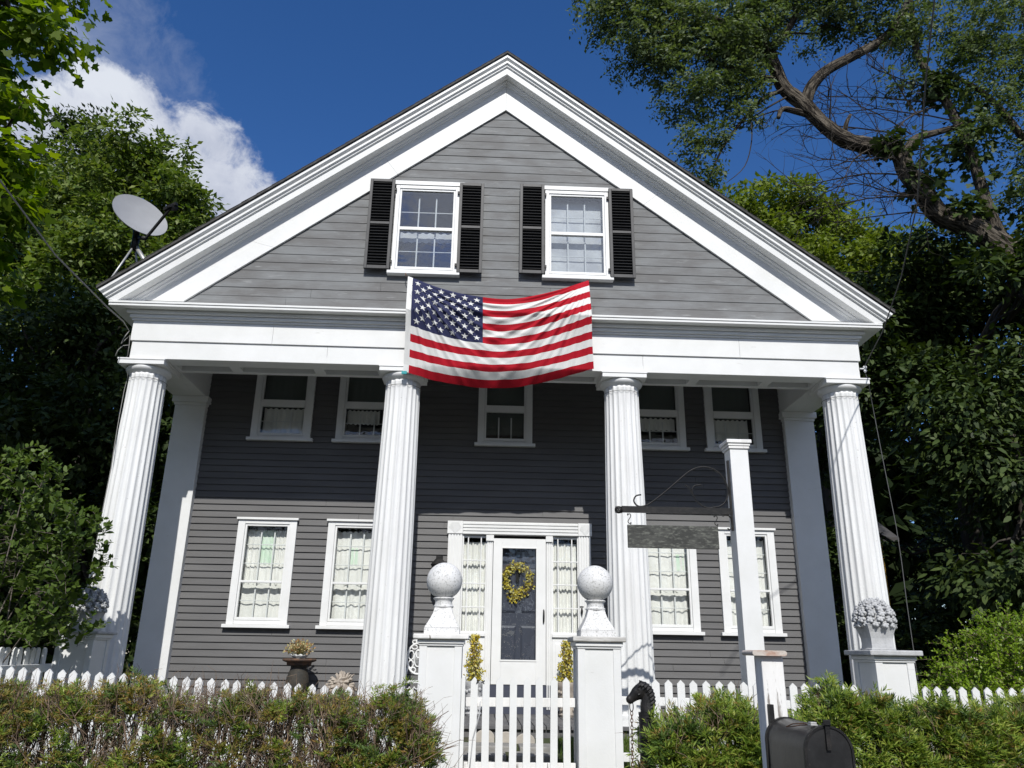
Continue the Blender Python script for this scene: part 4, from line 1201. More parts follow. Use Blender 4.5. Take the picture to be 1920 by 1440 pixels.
for x in (1.345, 2.262):
    mb = MB(); mb.tube(sp3([(x-.012,yb,1.85),(x-.018,yb,1.83),(x+.006,yb,1.845),(x+.016,yb,1.82),(x,yb,1.79),(x-.014,yb,1.765),(x+.002,yb,1.742),(x+.018,yb,1.755),(x+.012,yb,1.728)]), .0045, 6)
    mb.build('hook', M['iron'], t, smooth=True)

# ------------------------------------------------------------------ horse head hitching post
t = thing('hitching_post', 'black cast iron hitching post topped by a horse head', 'hitching post', (1.155, -3.3, -1.0))
mb = MB(); mb.tube([(1.152,-3.3,-1.0), (1.150,-3.3,.008)], .061, 24); mb.tube([(1.150,-3.3,-.004), (1.150,-3.3,.014)], .063, 24)
mb.build('post', M['iron'], t, smooth='auto')
def skin_body(name, chain, edges, radii, mat, parent, sub=2):
    me = bpy.data.meshes.new(name); me.from_pydata(chain, edges, []); me.materials.append(mat)
    o = bpy.data.objects.new(name, me); finish(o, parent)
    s = o.modifiers.new('skin', 'SKIN')
    for i, r in enumerate(radii): me.skin_vertices[0].data[i].radius = r if isinstance(r, tuple) else (r, r)
    me.skin_vertices[0].data[0].use_root = True
    o.modifiers.new('sub', 'SUBSURF').render_levels = sub
    for m in o.modifiers:
        if m.type == 'SUBSURF': m.levels = sub
    return o
yh = -3.3
mb = MB()
def loft(sections, n=18):
    """sections: (x, z, dirx, dirz, half height, half width)"""
    vs = []
    for (x, z, dx, dz, hh, hw) in sections:
        L = math.hypot(dx, dz); px, pz = -dz/L, dx/L
        for k in range(n):
            a = 2*PI*k/n; ca, sa = math.cos(a), math.sin(a)
            vs.append((x+px*hh*ca, yh+hw*sa*(1-.18*ca), z+pz*hh*ca))
    m = len(sections)
    fs = [(i*n+k, i*n+(k+1) % n, (i+1)*n+(k+1) % n, (i+1)*n+k) for i in range(m-1) for k in range(n)]
    fs += [tuple(range(n-1, -1, -1)), tuple(range((m-1)*n, m*n))]
    mb.add(vs, fs)
loft([(1.158,.012,0,1,.055,.050),(1.160,.05,0,1,.057,.046),(1.166,.09,-.1,1,.058,.042),(1.167,.13,-.3,1,.056,.040),(1.158,.170,-.7,1,.050,.036),(1.140,.198,-1,.6,.042,.033),(1.120,.210,-1,.2,.036,.032),(1.105,.205,-1,-.3,.03,.03)])
loft([(1.150,.178,-1,-.1,.030,.030),(1.126,.180,-1,-.35,.050,.040),(1.100,.166,-1,-.55,.058,.042),(1.076,.149,-1,-.75,.052,.037),(1.054,.131,-1,-.85,.041,.030),(1.036,.116,-1,-.9,.035,.026),(1.020,.103,-1,-.9,.034,.026),(1.008,.092,-1,-.9,.027,.022),(1.001,.085,-1,-.9,.012,.012)])
for s in (-1, 1):
    mb.tube([(1.118, yh+s*.018, .215), (1.114, yh+s*.021, .235), (1.112, yh+s*.021, .255)], [.012, .010, .002], 8)
    mb.ball((1.086, yh+s*.034, .185), .010, 8, 6); mb.ball((1.012, yh+s*.020, .106), .007, 8, 6)
    mb.tube([(1.10, yh+s*.036, .15), (1.085, yh+s*.038, .14), (1.08, yh+s*.034, .16)], .006, 6)
mb.tube([(1.112, yh, .235), (1.108, yh, .252), (1.104, yh, .225)], [.012, .010, .004], 8)
for k in range(9):                                              # mane locks
    u = k/8; a = lerp(1.9, -.25, u)
    bx, bz = 1.158+.058*math.cos(a)*.92+.006, .125+.090*math.sin(a)*.95-(.075*u if u > .5 else .0)
    bx = [1.128,1.150,1.172,1.190,1.204,1.213,1.218,1.220,1.218][k]; bz = [.236,.232,.220,.202,.180,.155,.128,.100,.070][k]
    for s in (-1, 1):
        mb.tube([(bx, yh+s*.008, bz), (bx-.012, yh+s*.032, bz-.006), (bx-.034, yh+s*.044, bz-.022), (bx-.045, yh+s*.042, bz-.040)], [.012, .011, .009, .003], 7)
head = mb.build('horse_head', M['iron'], t, smooth=True)
rm = head.modifiers.new('fuse', 'REMESH'); rm.mode = 'VOXEL'; rm.voxel_size = .0042; rm.use_smooth_shade = True
sm = head.modifiers.new('soft', 'SMOOTH'); sm.factor = .4; sm.iterations = 1
mb = MB(); mb.tube([(1.033+.014*math.cos(2*PI*k/24), yh, .055+.038*math.sin(2*PI*k/24)) for k in range(24)], .0042, 6, closed=True)
mb.build('ring', M['iron'], t, smooth=True)
mb = MB(); z = .012; k = 0
while z > -.85:
    h = .0165; w = .0095; x = 1.033+.006*math.sin(z*3)
    P = []
    for q in range(20):
        a = 2*PI*q/20; u, v = w*math.cos(a), h*math.sin(a)
        P.append((x+(u if k % 2 == 0 else 0), yh+(u if k % 2 else 0), z-.008+v*1.05))
    mb.tube(P, .0033, 5, closed=True); z -= .0262; k += 1
mb.build('chain', M['rust'], t, smooth=True)

# ------------------------------------------------------------------ mailbox
t = thing('mailbox_post', 'weathered white post with peeling paint behind the black mailbox', 'post', (1.0, -6.59, -1.16))
MB().box(.958, 1.048, -6.64, -6.55, -1.2, .445).build('post', M['weathered'], t, bevel=.004)
mb = MB(); mb.add([], [])
n = 14
pts = [(.928+.012*math.cos(PI/2+PI*i/n), .456+.0105*math.sin(PI/2+PI*i/n)) for i in range(n+1)]+[(1.046+.012*math.cos(-PI/2+PI*i/n), .455+.0105*math.sin(-PI/2+PI*i/n)) for i in range(n+1)]
mb.prism(pts, -6.665, -6.525)
mb.build('post_cap', surf('bare_cap_wood', (.52, .47, .42), (.42, .28, .22), 14., .45, .6, stretch=(1, .3, 2), rough=.85, bump=.4), t)
t = thing('mailbox', 'black arched metal mailbox at the bottom right with its door shut', 'mailbox', (1.03, -6.85, .0))
def arch(cx, w, zb, zt, n=24):
    r = w/2; zc = zt-r
    return [(cx-r, zb)]+[(cx-r*math.cos(PI*i/n), zc+r*math.sin(PI*i/n)) for i in range(n+1)]+[(cx+r, zb)]
mb = MB(); mb.prism(arch(1.0265, .163, -.02, .213)[::-1], -7.05, -6.66)
mb.build('body', M['mailbox'], t, smooth='auto')
ring_o, ring_i = arch(1.0265, .172, -.022, .2175), arch(1.0265, .156, -.022, .2095)
for (ya, yb2) in ((-7.058, -7.040), (-6.675, -6.655)):
    m = len(ring_o)
    vs = [(x, ya, z) for x, z in ring_o]+[(x, yb2, z) for x, z in ring_o]+[(x, ya, z) for x, z in ring_i]+[(x, yb2, z) for x, z in ring_i]
    fs = []
    for i in range(m-1):
        fs += [(i+1, i, m+i, m+i+1), (i, i+1, 2*m+i+1, 2*m+i), (m+i+1, m+i, 3*m+i, 3*m+i+1)]
    MB().add(vs, fs).build('rim', M['iron'], t, smooth='auto')
mb = MB(); mb.prism(arch(1.0265, .154, -.018, .2085)[::-1], -7.054, -7.048); d = mb.build('door', M['mailbox'], t, smooth='auto', bevel=.001)
mb = MB(); mb.box(1.017, 1.033, -7.064, -7.055, .138, .222); mb.box(1.012, 1.038, -7.066, -7.045, .2185, .2235); mb.box(1.012, 1.036, -7.070, -7.062, .219, .236)
mb.build('latch', M['iron'], d, bevel=.001)
mb = MB(); mb.box(.985, 1.010, -7.02, -6.985, .213, .2165); mb.box(.987, 1.009, -7.015, -6.99, .2165, .224)
mb.build('latch_plate', M['steel'], t, bevel=.001)
mb = MB(); mb.tube([(.955,-6.86,.196),(.958,-6.90,.20),(.975,-6.95,.209),(.985,-6.99,.2135),(.990,-6.95,.2155),(.97,-6.89,.209)], .0022, 5, closed=True)
mb.build('wire_clip', M['rust'], t)
MB().box(.966, .983, -6.668, -6.641, .17, .262).build('bracket', M['iron'], t)
MB().box(.962, 1.09, -7.0, -6.56, -.075, -.022).build('arm', M['weathered'], t)

# ------------------------------------------------------------------ hedges, shrubs
def yew_hedge(name, label, x0, x1, y0, y1, top, n_sprays, n_twigs, mats, seed, dens, needle=.026, wid=.0052, per=18, stray=0, twigmat=None, endround=.35, tuft=5, spl=.075):
    """clipped yew: sprays of flat needles on short stems over bare branching twigs; dens(x, z01, rng) = chance that a spray is kept"""
    rng = np.random.default_rng(seed)
    t = thing(name, label, 'hedge', ((x0+x1)/2, (y0+y1)/2, -1.0), None)
    ym, hy = (y0+y1)/2, (y1-y0)/2
    def topz(x):
        e = np.minimum(1, np.minimum(x-x0, x1-x)/endround); e = np.clip(e, 0, 1)
        return top(x)-.42*(1-np.sqrt(1-(1-e)**2))
    N0 = n_sprays*2
    x = rng.uniform(x0, x1, N0); zt = topz(x)
    s = rng.random(N0)
    z01 = rng.random(N0)**.8                                    # height fraction
    z = -.95+(zt+.95)*z01
    front = rng.random(N0) < .62
    half = hy*np.sqrt(np.clip(1-np.clip((z01-.62)/.42, 0, 1)**2, .05, 1))
    y = np.where(front, ym-half*(.82+.22*rng.random(N0)), ym+half*rng.uniform(-1, 1, N0))
    up = rng.random(N0) < .30
    z = np.where(up, zt+.055*rng.normal(size=N0)-.03, z); y = np.where(up, ym+hy*.8*rng.uniform(-1, 1, N0), y)
    cl = np.sin(x*7.1+seed)*np.cos(z*9+x*3)+.9*np.sin(x*17+z*13)*np.cos(y*9+z*7)
    keep = rng.random(N0) < dens(x, np.where(up, 1, z01), cl)
    nt_ = n_sprays//tuft
    x, y, z = x[keep][:nt_], y[keep][:nt_], z[keep][:nt_]; node = np.repeat(np.arange(len(x)), tuft)
    tk = rng.random(len(x))[node]                               # a tuft keeps one colour
    x, y, z = x[node], y[node], z[node]; n = len(x)
    P = np.stack([x, y, z], 1)+rng.normal(size=(n, 3))*.016
    outd = np.stack([rng.normal(size=n)*.6, (y-ym)/hy*.9+rng.normal(size=n)*.45, .6+rng.normal(size=n)*.45], 1); outd = norm(outd)
    L = spl*(.7+.8*rng.random(n))
    kind = np.clip(tk+rng.normal(size=n)*.06, 0, .999)
    split = np.searchsorted(np.cumsum([m[1] for m in mats]), kind)
    for q, (mat, w, nm) in enumerate(mats):
        sel = np.where(split == q)[0]
        if not len(sel): continue
        k = np.repeat(sel, per); m = len(k); u = np.tile(np.arange(per)/per, len(sel))
        a = outd[k]; h = norm(np.cross(a, rand_unit(rng, len(k))*.35+np.array([0, -.5, .8])))
        sd = np.where(np.tile(np.arange(per) % 2, len(sel))[:, None] == 0, 1., -1.)
        pos = P[k]+a*(L[k]*u)[:, None]+np.array([0, 0, -.25])*(L[k]*u*u)[:, None]
        ax = norm(a*(.55+.6*u[:, None])+h*sd*(1-.45*u[:, None])+rng.normal(size=(m, 3))*.22)
        nr = np.array([0, -.55, .75])+rng.normal(size=(m, 3))*.55
        V, F = leaves(rng, pos, ax, nr, needle*(.75+.5*rng.random(m)), np.full(m, wid))
        np_mesh(nm, V, F, mat, t)
    # twigs: a main leader and forks
    m = n_twigs
    bx = rng.uniform(x0+.05, x1-.05, m); tz = topz(bx)
    z0 = rng.uniform(-.95, .0, m); z0 = np.minimum(z0, tz-.12)
    A = np.stack([bx, ym+hy*rng.uniform(-.9, .75, m), z0], 1)
    d = norm(np.stack([rng.normal(size=m)*.42, rng.normal(size=m)*.34-.12, .85+rng.random(m)*.3], 1)); Ln = rng.uniform(.16, .42, m)
    B = A+d*Ln[:, None]; B[:, 2] = np.minimum(B[:, 2], tz+.04+.10*rng.random(m)**3)
    VV, FF, off = [], [], 0
    def put(p, q, r):
        nonlocal off
        V, F = sticks(rng, p, q, r); VV.append(V); FF.append(F+off); off += len(V)
    put(A, B, rng.uniform(.0026, .0065, m))
    for _ in range(3):
        f = rng.uniform(.3, .95, m)[:, None]; C = A+(B-A)*f
        d2 = norm(d+rng.normal(size=(m, 3))*.55); Q = C+d2*rng.uniform(.06, .17, m)[:, None]
        put(C, Q, rng.uniform(.0016, .0032, m))
        Q2 = Q+norm(d2+rng.normal(size=(m, 3))*.6)*rng.uniform(.03, .09, m)[:, None]; put(Q, Q2, rng.uniform(.0012, .002, m))
    if stray:
        A = np.stack([np.full(stray, x1)-.22+rng.normal(size=stray)*.06, rng.uniform(y0, ym, stray), rng.uniform(-.6, -.12, stray)], 1)
        d = norm(np.stack([.75+rng.random(stray)*.5, rng.normal(size=stray)*.3, .5+rng.normal(size=stray)*.25], 1)); B = A+d*rng.uniform(.16, .42, stray)[:, None]
        put(A, B, rng.uniform(.003, .006, stray))
        for _ in range(3):
            C = A+(B-A)*rng.uniform(.35, 1, stray)[:, None]; Q = C+norm(d+rng.normal(size=(stray, 3))*.5)*rng.uniform(.06, .16, stray)[:, None]; put(C, Q, np.full(stray, .002))
    np_mesh('twigs', np.concatenate(VV), np.concatenate(FF), twigmat or M['twig'], t)
    return t

topL = lambda x: .052+.020*np.sin(x*2.3+1)+.028*np.sin(x*6.1)+.020*np.sin(x*13)-.012*(x+2.5)
yew_hedge('yew_hedge', 'brown twiggy clipped yew hedge left of the gate', -5.3, -.50, -3.95, -3.15, topL, 16000, 3100,
          [(M['yew_brown'], .42, 'foliage'), (M['yew'], .24, 'foliage'), (M['yew_dark'], .34, 'foliage')], 21,
          lambda x, z, c: np.clip(.36+.36*c-.50*np.clip((z-.50)*2, 0, 1)*np.clip((x+3.9)*1.2, 0, 1)*np.clip((-.9-x)*2, 0.25, 1)+.25*(z > .985)+.35*(z < .55), .06, 1), stray=34, needle=.040, wid=.0085, per=15)
topR = lambda x: .012+.038*np.sin(x*2.9+.4)+.034*np.sin(x*7.7)+.020*np.sin(x*15)
yew_hedge('yew_hedge', 'green yew hedge between the horse head post and the mailbox', 1.10, 2.26, -3.75, -3.05, topR, 4200, 260,
          [(M['yew'], .62, 'foliage'), (M['yew_brown'], .13, 'foliage'), (M['yew_dark'], .25, 'foliage')], 22,
          lambda x, z, c: np.clip(.50+.42*c, .04, 1), endround=.6, needle=.056, wid=.0105, per=14, spl=.095)
yew_hedge('yew_hedge', 'green yew hedge along the picket fence right of the mailbox', 2.30, 5.2, -3.75, -3.05, topR, 11000, 500,
          [(M['yew'], .66, 'foliage'), (M['yew_brown'], .12, 'foliage'), (M['yew_dark'], .22, 'foliage')], 23,
          lambda x, z, c: np.clip(.52+.42*c, .04, 1), needle=.056, wid=.0105, per=14, spl=.095)

def shoot_shrub(name, label, cat, base, nshoot, length, spread, lean, leaf, mat, seed, per=26, stem=None, box=None, shape='oval', asp=.6):
    """a shrub of arching shoots with leaves set along each"""
    rng = np.random.default_rng(seed)
    t = thing(name, label, cat, tuple(base))
    S = np.array(base)+rng.normal(size=(nshoot, 3))*np.array([spread[0]*.5, spread[1]*.5, .05])
    if box is not None:
        S = np.stack([rng.uniform(box[0], box[1], nshoot), rng.uniform(box[2], box[3], nshoot), rng.uniform(box[4], box[5], nshoot)], 1)
        hump = np.clip((S[:, 0]-box[0])/(.45*(box[1]-box[0])), .32, 1) if lean[0] < 0 else np.where(S[:, 0] > -4.9, .72, 1.)
        S[:, 2] = box[4]+(S[:, 2]-box[4])*hump
    d = norm(np.stack([rng.normal(size=nshoot)*.55+lean[0], rng.normal(size=nshoot)*.45+lean[1], np.abs(rng.normal(size=nshoot))*.5+.55+lean[2]], 1))
    L = length*(.55+.7*rng.random(nshoot))
    k = np.repeat(np.arange(nshoot), per); u = np.tile((np.arange(per)+.5)/per, nshoot); m = len(k)
    P = S[k]+d[k]*(L[k]*u)[:, None]+np.array([0, 0, -.35])*(L[k]*u*u)[:, None]
    a = rng.random(m)*2*PI; b1 = norm(np.cross(d[k], np.array([0, 0, 1.]))); b2 = np.cross(d[k], b1)
    ax = norm(d[k]*.7+b1*np.cos(a)[:, None]+b2*np.sin(a)[:, None]+rng.normal(size=(m, 3))*.2)
    nr = norm(np.array([0, -.35, 1.])+rng.normal(size=(m, 3))*.5)
    LL = leaf*(.6+.7*rng.random(m))*(1.1-.5*u)
    V, F = leaves(rng, P, ax, nr, LL, LL*asp, shape)
    np_mesh('foliage', V, F, mat, t)
    E = S+d*L[:, None]+np.array([0, 0, -.35])*L[:, None]
    mid = S+d*(L*.5)[:, None]+np.array([0, 0, -.0875])*L[:, None]
    V1, F1 = sticks(rng, S, mid, np.full(nshoot, .004)); V2, F2 = sticks(rng, mid, E, np.full(nshoot, .0026))
    gb = np.array(base)+rng.normal(size=(14, 3))*np.array([.12, .12, .02]); gb[:, 2] = gz(base[0], base[1])
    V3, F3 = sticks(rng, gb, S[:len(gb)], np.full(len(gb), .011))
    np_mesh('branches', np.concatenate([V1, V2, V3]), np.concatenate([F1, F2+len(V1), F3+len(V1)+len(V2)]), stem or M['twig'], t)
    return t
shoot_shrub('lime_shrub', 'bright lime green shrub behind the fence at the right edge', 'shrub', (5.75, -.45, -.3), 1500, .34, (.7, .4), (-.28, -.30, 0), .046, M['leaf_shrub'], 31,
            per=18, box=(4.78, 7.2, -1.0, .1, -.35, .90))
s = shoot_shrub('leafy_bush', 'dark green leafy bush with bare grey twigs in front of the leftmost column', 'bush', (-5.35, -1.25, .2), 620, .36, (.7, .5), (.05, -.25, -.05), .085, M['leaf_bush'], 32,
                per=15, box=(-6.6, -4.36, -1.75, -.85, .42, 2.36), stem=M['twig_grey'])
rng = np.random.default_rng(33); k = 70                         # dead twigs at its left side
A = np.stack([rng.uniform(-5.9, -5.2, k), rng.uniform(-1.75, -1.4, k), rng.uniform(.75, 1.75, k)], 1)
d = norm(np.stack([.8+rng.normal(size=k)*.5, rng.normal(size=k)*.3-.2, rng.normal(size=k)*.35], 1)); B = A+d*rng.uniform(.15, .4, k)[:, None]
V, F = sticks(rng, A, B, np.full(k, .004)); VV = [V]; FF = [F]; off = len(V)
for _ in range(4):
    C = A+(B-A)*rng.uniform(.2, 1, k)[:, None]; Q = C+norm(d+rng.normal(size=(k, 3))*.6)*rng.uniform(.05, .16, k)[:, None]
    V, F = sticks(rng, C, Q, np.full(k, .002)); VV.append(V); FF.append(F+off); off += len(V)
np_mesh('dead_twigs', np.concatenate(VV), np.concatenate(FF), M['twig_grey'], s)

# grass by the path and between pier and hedge
rng = np.random.default_rng(41); n = 9000
x = np.concatenate([rng.uniform(.64, 1.5, n//2), rng.uniform(1.15, 5.5, n//4), rng.uniform(-4.9, -.9, n//4)]); y = np.concatenate([rng.uniform(-3.3, -.5, n//2), rng.uniform(-2.0, -.3, n//2)])
P = np.stack([x, y, np.array([gz(a, b) for a, b in zip(x, y)])], 1)
V, F = leaves(rng, P, rng.normal(size=(n, 3))*.35+np.array([0, 0, 1.]), rand_unit(rng, n), rng.uniform(.05, .13, n), np.full(n, .008))
tag(np_mesh('grass', V, F, M['grass']), 'short green lawn grass around the stone path', 'grass', kind='stuff')

# ------------------------------------------------------------------ trees
rng = np.random.default_rng(51)
# near maple, left: only its right-hand boughs reach into the picture
t = thing('maple_tree', 'maple with large lobed leaves overhanging the top left corner', 'tree', (-9.2, -1.2, -1.0), None)
bl = [(-7.4,-1.0,9.25,1.2,1.2,.45),(-6.65,-1.0,8.55,.72,.5,.20),(-8.1,-.8,8.3,1.0,1.1,.5),(-7.6,-.9,6.9,.95,1.0,.75),(-7.0,-1.1,6.25,.50,.7,.36),(-7.3,-1.0,5.2,.9,.9,.55),(-6.9,-1.2,4.85,.5,.6,.34),
      (-6.42,-1.0,5.75,.36,.5,.22),(-6.50,-1.0,6.5,.34,.5,.20),(-6.5,-1.1,4.75,.30,.5,.20),(-6.75,-1.0,7.45,.38,.5,.28),(-6.75,-1.0,5.3,.5,.6,.45),(-8.4,-1.0,10.8,2.2,1.8,1.4),(-9.5,-1.4,7.5,2.0,1.9,2.2),(-9.4,-1.2,12.6,2.6,2.2,1.6),(-8.6,-1.2,4.4,1.3,1.3,.9)]
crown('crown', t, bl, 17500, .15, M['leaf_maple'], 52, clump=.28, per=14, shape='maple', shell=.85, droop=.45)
branches('trunk', t, M['bark_dark'], tree_skeleton((-9.2,-1.2,-1.1), (-9.2,-1.2,10.5), bl, .28, rng))

def tree(label, base, top, blobs, n, size, mat, seed, r=.3, clump=.5, per=26, sub=0, shape='rhomb', asp=.55, shell=.55, bark='bark_dark', name='tree', droop=.3, group=None):
    t = thing(name, label, 'tree', base, group)
    crown('crown', t, blobs, n, size, mat, seed, clump=clump, per=per, shape=shape, aspect=asp, shell=shell, droop=droop, sub=sub)
    branches('trunk', t, M[bark], tree_skeleton(base, top, blobs, r, np.random.default_rng(seed+1)))
    return t
tree('tall leafy green tree against the cloud behind the satellite dish', (-12.6, 14, -.6), (-12.4, 14, 14.5),
     [(-12.8,14,16.0,1.7,1.9,1.75),(-11.2,14,14.6,1.4,1.7,1.3),(-10.3,14,13.4,1.3,1.5,1.2),(-14.2,14,14.2,1.9,1.9,1.9),(-12.2,13.2,12.6,2.4,1.9,1.8),(-10.4,13.6,11.2,1.7,1.7,1.5),(-13.6,13,10.6,2.3,1.8,1.8),(-11.4,13,9.2,2.3,1.8,1.7),(-10.0,13.4,8.4,1.5,1.6,1.6)],
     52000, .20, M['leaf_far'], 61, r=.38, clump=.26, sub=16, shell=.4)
tree('dark rounded tree crown at the left edge behind the maple boughs', (-16.2, 16, -.6), (-16, 16, 15.5),
     [(-15.9,16,18.3,1.3,1.5,1.35),(-17.6,16,17.2,2.0,1.9,2.2),(-16.4,16,15.4,2.0,2.0,1.9),(-17.8,15,13.0,2.4,2.0,2.2),(-15.8,15,12.4,1.9,1.8,1.8),(-18.5,15,10.0,2.6,2,2.2)],
     34000, .19, M['leaf_shaded'], 63, r=.36, clump=.28, sub=16, shell=.4)
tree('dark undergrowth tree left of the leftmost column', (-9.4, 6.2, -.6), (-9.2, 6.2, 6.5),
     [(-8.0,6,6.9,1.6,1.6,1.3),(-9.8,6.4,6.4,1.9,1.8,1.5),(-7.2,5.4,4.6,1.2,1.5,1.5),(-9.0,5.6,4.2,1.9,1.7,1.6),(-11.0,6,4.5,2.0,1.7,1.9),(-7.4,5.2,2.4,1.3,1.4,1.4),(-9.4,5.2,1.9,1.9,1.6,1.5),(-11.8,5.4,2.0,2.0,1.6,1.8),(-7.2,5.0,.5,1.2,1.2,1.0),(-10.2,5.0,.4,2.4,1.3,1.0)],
     46000, .17, M['leaf_shaded'], 65, r=.26, clump=.26, sub=13, shell=.4)
tree('green sapling seen in the gap between the leftmost column and its pilaster', (-7.0, 8.2, -.6), (-7.0, 8.2, 5.0),
     [(-7.2,8.2,5.6,1.0,1.0,1.2),(-6.6,8.2,4.0,.9,1.0,1.1),(-6.6,8.0,2.2,1.0,1.0,1.0),(-6.5,7.8,.7,1.0,1.0,.9)], 9000, .15, M['leaf_far'], 67, r=.10, clump=.3)
tree('bright green tree rising behind the right roof slope', (11.6, 16, -.6), (11.6, 16, 15),
     [(11.0,16,17.0,1.5,1.6,1.25),(9.4,16,15.9,1.3,1.5,1.2),(12.7,16,15.9,1.6,1.6,1.2),(7.7,16,16.3,.75,1.0,.9),(10.4,15.4,14.3,2.0,1.7,1.4),(12.6,15.4,13.6,1.8,1.7,1.5),(14.4,15.6,13.9,1.6,1.6,1.2),(11.6,15,11.6,2.4,1.8,1.6),(14.2,15,11.2,1.9,1.7,1.6),(12.6,15,9.3,2.2,1.6,1.5),(14.9,16,15.2,1.4,1.5,1.0),(16.4,16,14.3,1.6,1.5,1.2),(16.2,15.4,12.2,1.8,1.6,1.5)],
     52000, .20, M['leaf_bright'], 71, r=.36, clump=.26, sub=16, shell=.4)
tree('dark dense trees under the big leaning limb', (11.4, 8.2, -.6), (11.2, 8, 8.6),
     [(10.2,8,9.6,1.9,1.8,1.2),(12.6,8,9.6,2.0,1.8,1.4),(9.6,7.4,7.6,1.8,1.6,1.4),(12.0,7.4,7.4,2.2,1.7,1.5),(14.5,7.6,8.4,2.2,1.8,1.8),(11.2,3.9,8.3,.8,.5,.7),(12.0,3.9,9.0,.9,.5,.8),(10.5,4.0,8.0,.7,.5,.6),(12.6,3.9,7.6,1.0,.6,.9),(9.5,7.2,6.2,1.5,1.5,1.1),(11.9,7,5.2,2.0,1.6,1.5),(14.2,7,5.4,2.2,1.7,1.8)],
     48000, .18, M['leaf_shaded'], 73, r=.30, clump=.28, shape='oval', asp=.5, per=16, sub=12, shell=.4)
tree('broad leaved dark shrubby tree beside the rightmost column', (9.8, 4.0, -.6), (9.8, 4.0, 4.5),
     [(9.2,4.4,5.2,1.2,1.3,.9),(10.6,4.2,5.8,1.3,1.3,1.0),(9.0,4.2,4.2,.9,1.0,.6),(10.0,4.0,3.6,1.4,1.3,1.0),(11.6,4.2,3.8,1.4,1.3,1.2),(9.2,3.8,1.9,1.2,1.2,.7),(10.8,3.8,1.8,1.4,1.2,1.0),(12.2,4,1.8,1.3,1.2,1.0)],
     17000, .16, M['leaf_shaded'], 75, r=.14, clump=.34, shape='oval', asp=.45, per=14, shell=.8, droop=.6)
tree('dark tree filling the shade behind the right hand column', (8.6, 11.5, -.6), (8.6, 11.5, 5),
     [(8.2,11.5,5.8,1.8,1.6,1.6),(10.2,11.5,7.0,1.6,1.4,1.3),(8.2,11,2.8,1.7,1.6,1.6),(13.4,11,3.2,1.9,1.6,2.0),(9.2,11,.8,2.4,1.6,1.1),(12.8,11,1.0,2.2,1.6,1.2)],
     28000, .18, M['leaf_shaded'], 77, r=.2, clump=.28, sub=13, shell=.4)

# leaning locust with the thick bent limb, upper right
t = thing('locust_tree', 'big locust tree with a thick bent ridged limb and feathery leaves, upper right', 'tree', (12.6, 5.2, -.6))
limb = [(12.7,5.3,-.6),(12.5,5.2,3.5),(12.1,5.1,6.8),(11.44,5,8.65),(10.64,5,9.55),(9.98,5,9.95),(9.52,5,10.42),(9.28,5,11.0),(9.15,5,11.52),(8.68,5,11.72),(7.92,5,11.78),(7.43,5,12.18),(7.0,5,12.76),(6.67,5,13.28),(6.46,5,13.82),(6.27,5,14.28),(5.88,5,14.72),(5.38,5,15.10),(4.75,5,15.43),(4.13,5,15.85),(3.3,5,16.3)]
RS = .72
rl = [RS*q for q in [.50,.44,.40,.37,.34,.30,.275,.255,.245,.24,.235,.23,.225,.215,.20,.18,.14,.12,.10,.08,.05]]
mb = MB()
S = [Vector(p)+(Vector((random.uniform(-.07, .07), random.uniform(-.1, .1), random.uniform(-.06, .06))) if i > 4 else Vector()) for i, p in enumerate(limb)]
pts = sp3([tuple(p) for p in S], 4); rr = []
for i in range(len(limb)-1):
    for j in range(4): rr.append(lerp(rl[i], rl[i+1], j/4)*(1+.04*math.sin(i*2.1+j)))
rr.append(rl[-1])
mb.tube(pts, rr, 30, .15)
br = np.random.default_rng(81)
def limbpath(P, r0, r1, n=8, ridge=.05):
    Q = sp3(P, 4); m = len(Q); mb.tube(Q, [lerp(r0, r1, i/(m-1)) for i in range(m)], n, ridge)
limbpath([(7.12,5,12.62),(7.3,5.0,13.2),(7.75,5.0,13.75),(8.5,5,14.25),(9.3,5,14.8),(9.9,5,15.6),(10.4,5,16.8)], .15, .09)
limbpath([(6.3,5,14.25),(6.75,4.9,14.65),(7.15,4.9,15.4),(7.3,4.8,16.6)], .10, .06)
limbpath([(6.62,5,13.4),(6.0,4.9,13.45),(5.2,4.8,13.6),(4.3,4.7,14.0),(3.4,4.7,14.1)], .07, .02)
limbpath([(6.75,5,13.15),(6.2,5.0,12.9),(5.6,4.9,12.2),(5.0,4.8,11.3),(4.6,4.8,10.4)], .06, .015)
limbpath([(5.5,5,15.0),(4.6,4.9,14.9),(3.7,4.8,14.9),(2.8,4.7,15.2)], .05, .015)
limbpath([(7.2,5,12.45),(6.85,4.95,12.5),(6.52,4.9,12.5),(6.40,4.9,12.25)], .085, .05)
limbpath([(7.95,5,11.95),(8.0,4.9,12.2),(8.12,4.9,12.42)], .07, .03)
limbpath([(9.35,5.1,11.2),(9.6,5.1,11.9),(10.3,5.1,12.2),(11.2,5.1,12.5)], .13, .05)
limbpath([(11.4,5.2,9.0),(11.15,5.2,10.4),(11.0,5.2,12.0),(10.6,5.2,13.4),(10.2,5.2,14.6),(10.3,5.2,16.4)], .15, .06)
limbpath([(12.3,5.4,7.5),(12.6,5.4,9.8),(12.7,5.4,12),(13.2,5.4,14.0),(13.4,5.4,16.5)], .22, .08)
limbpath([(12.7,5.4,12),(12.0,5.3,13.2),(11.2,5.2,13.8),(10.4,5.2,14.0)], .10, .03)
LP = [Vector(p) for p in limb[11:]]
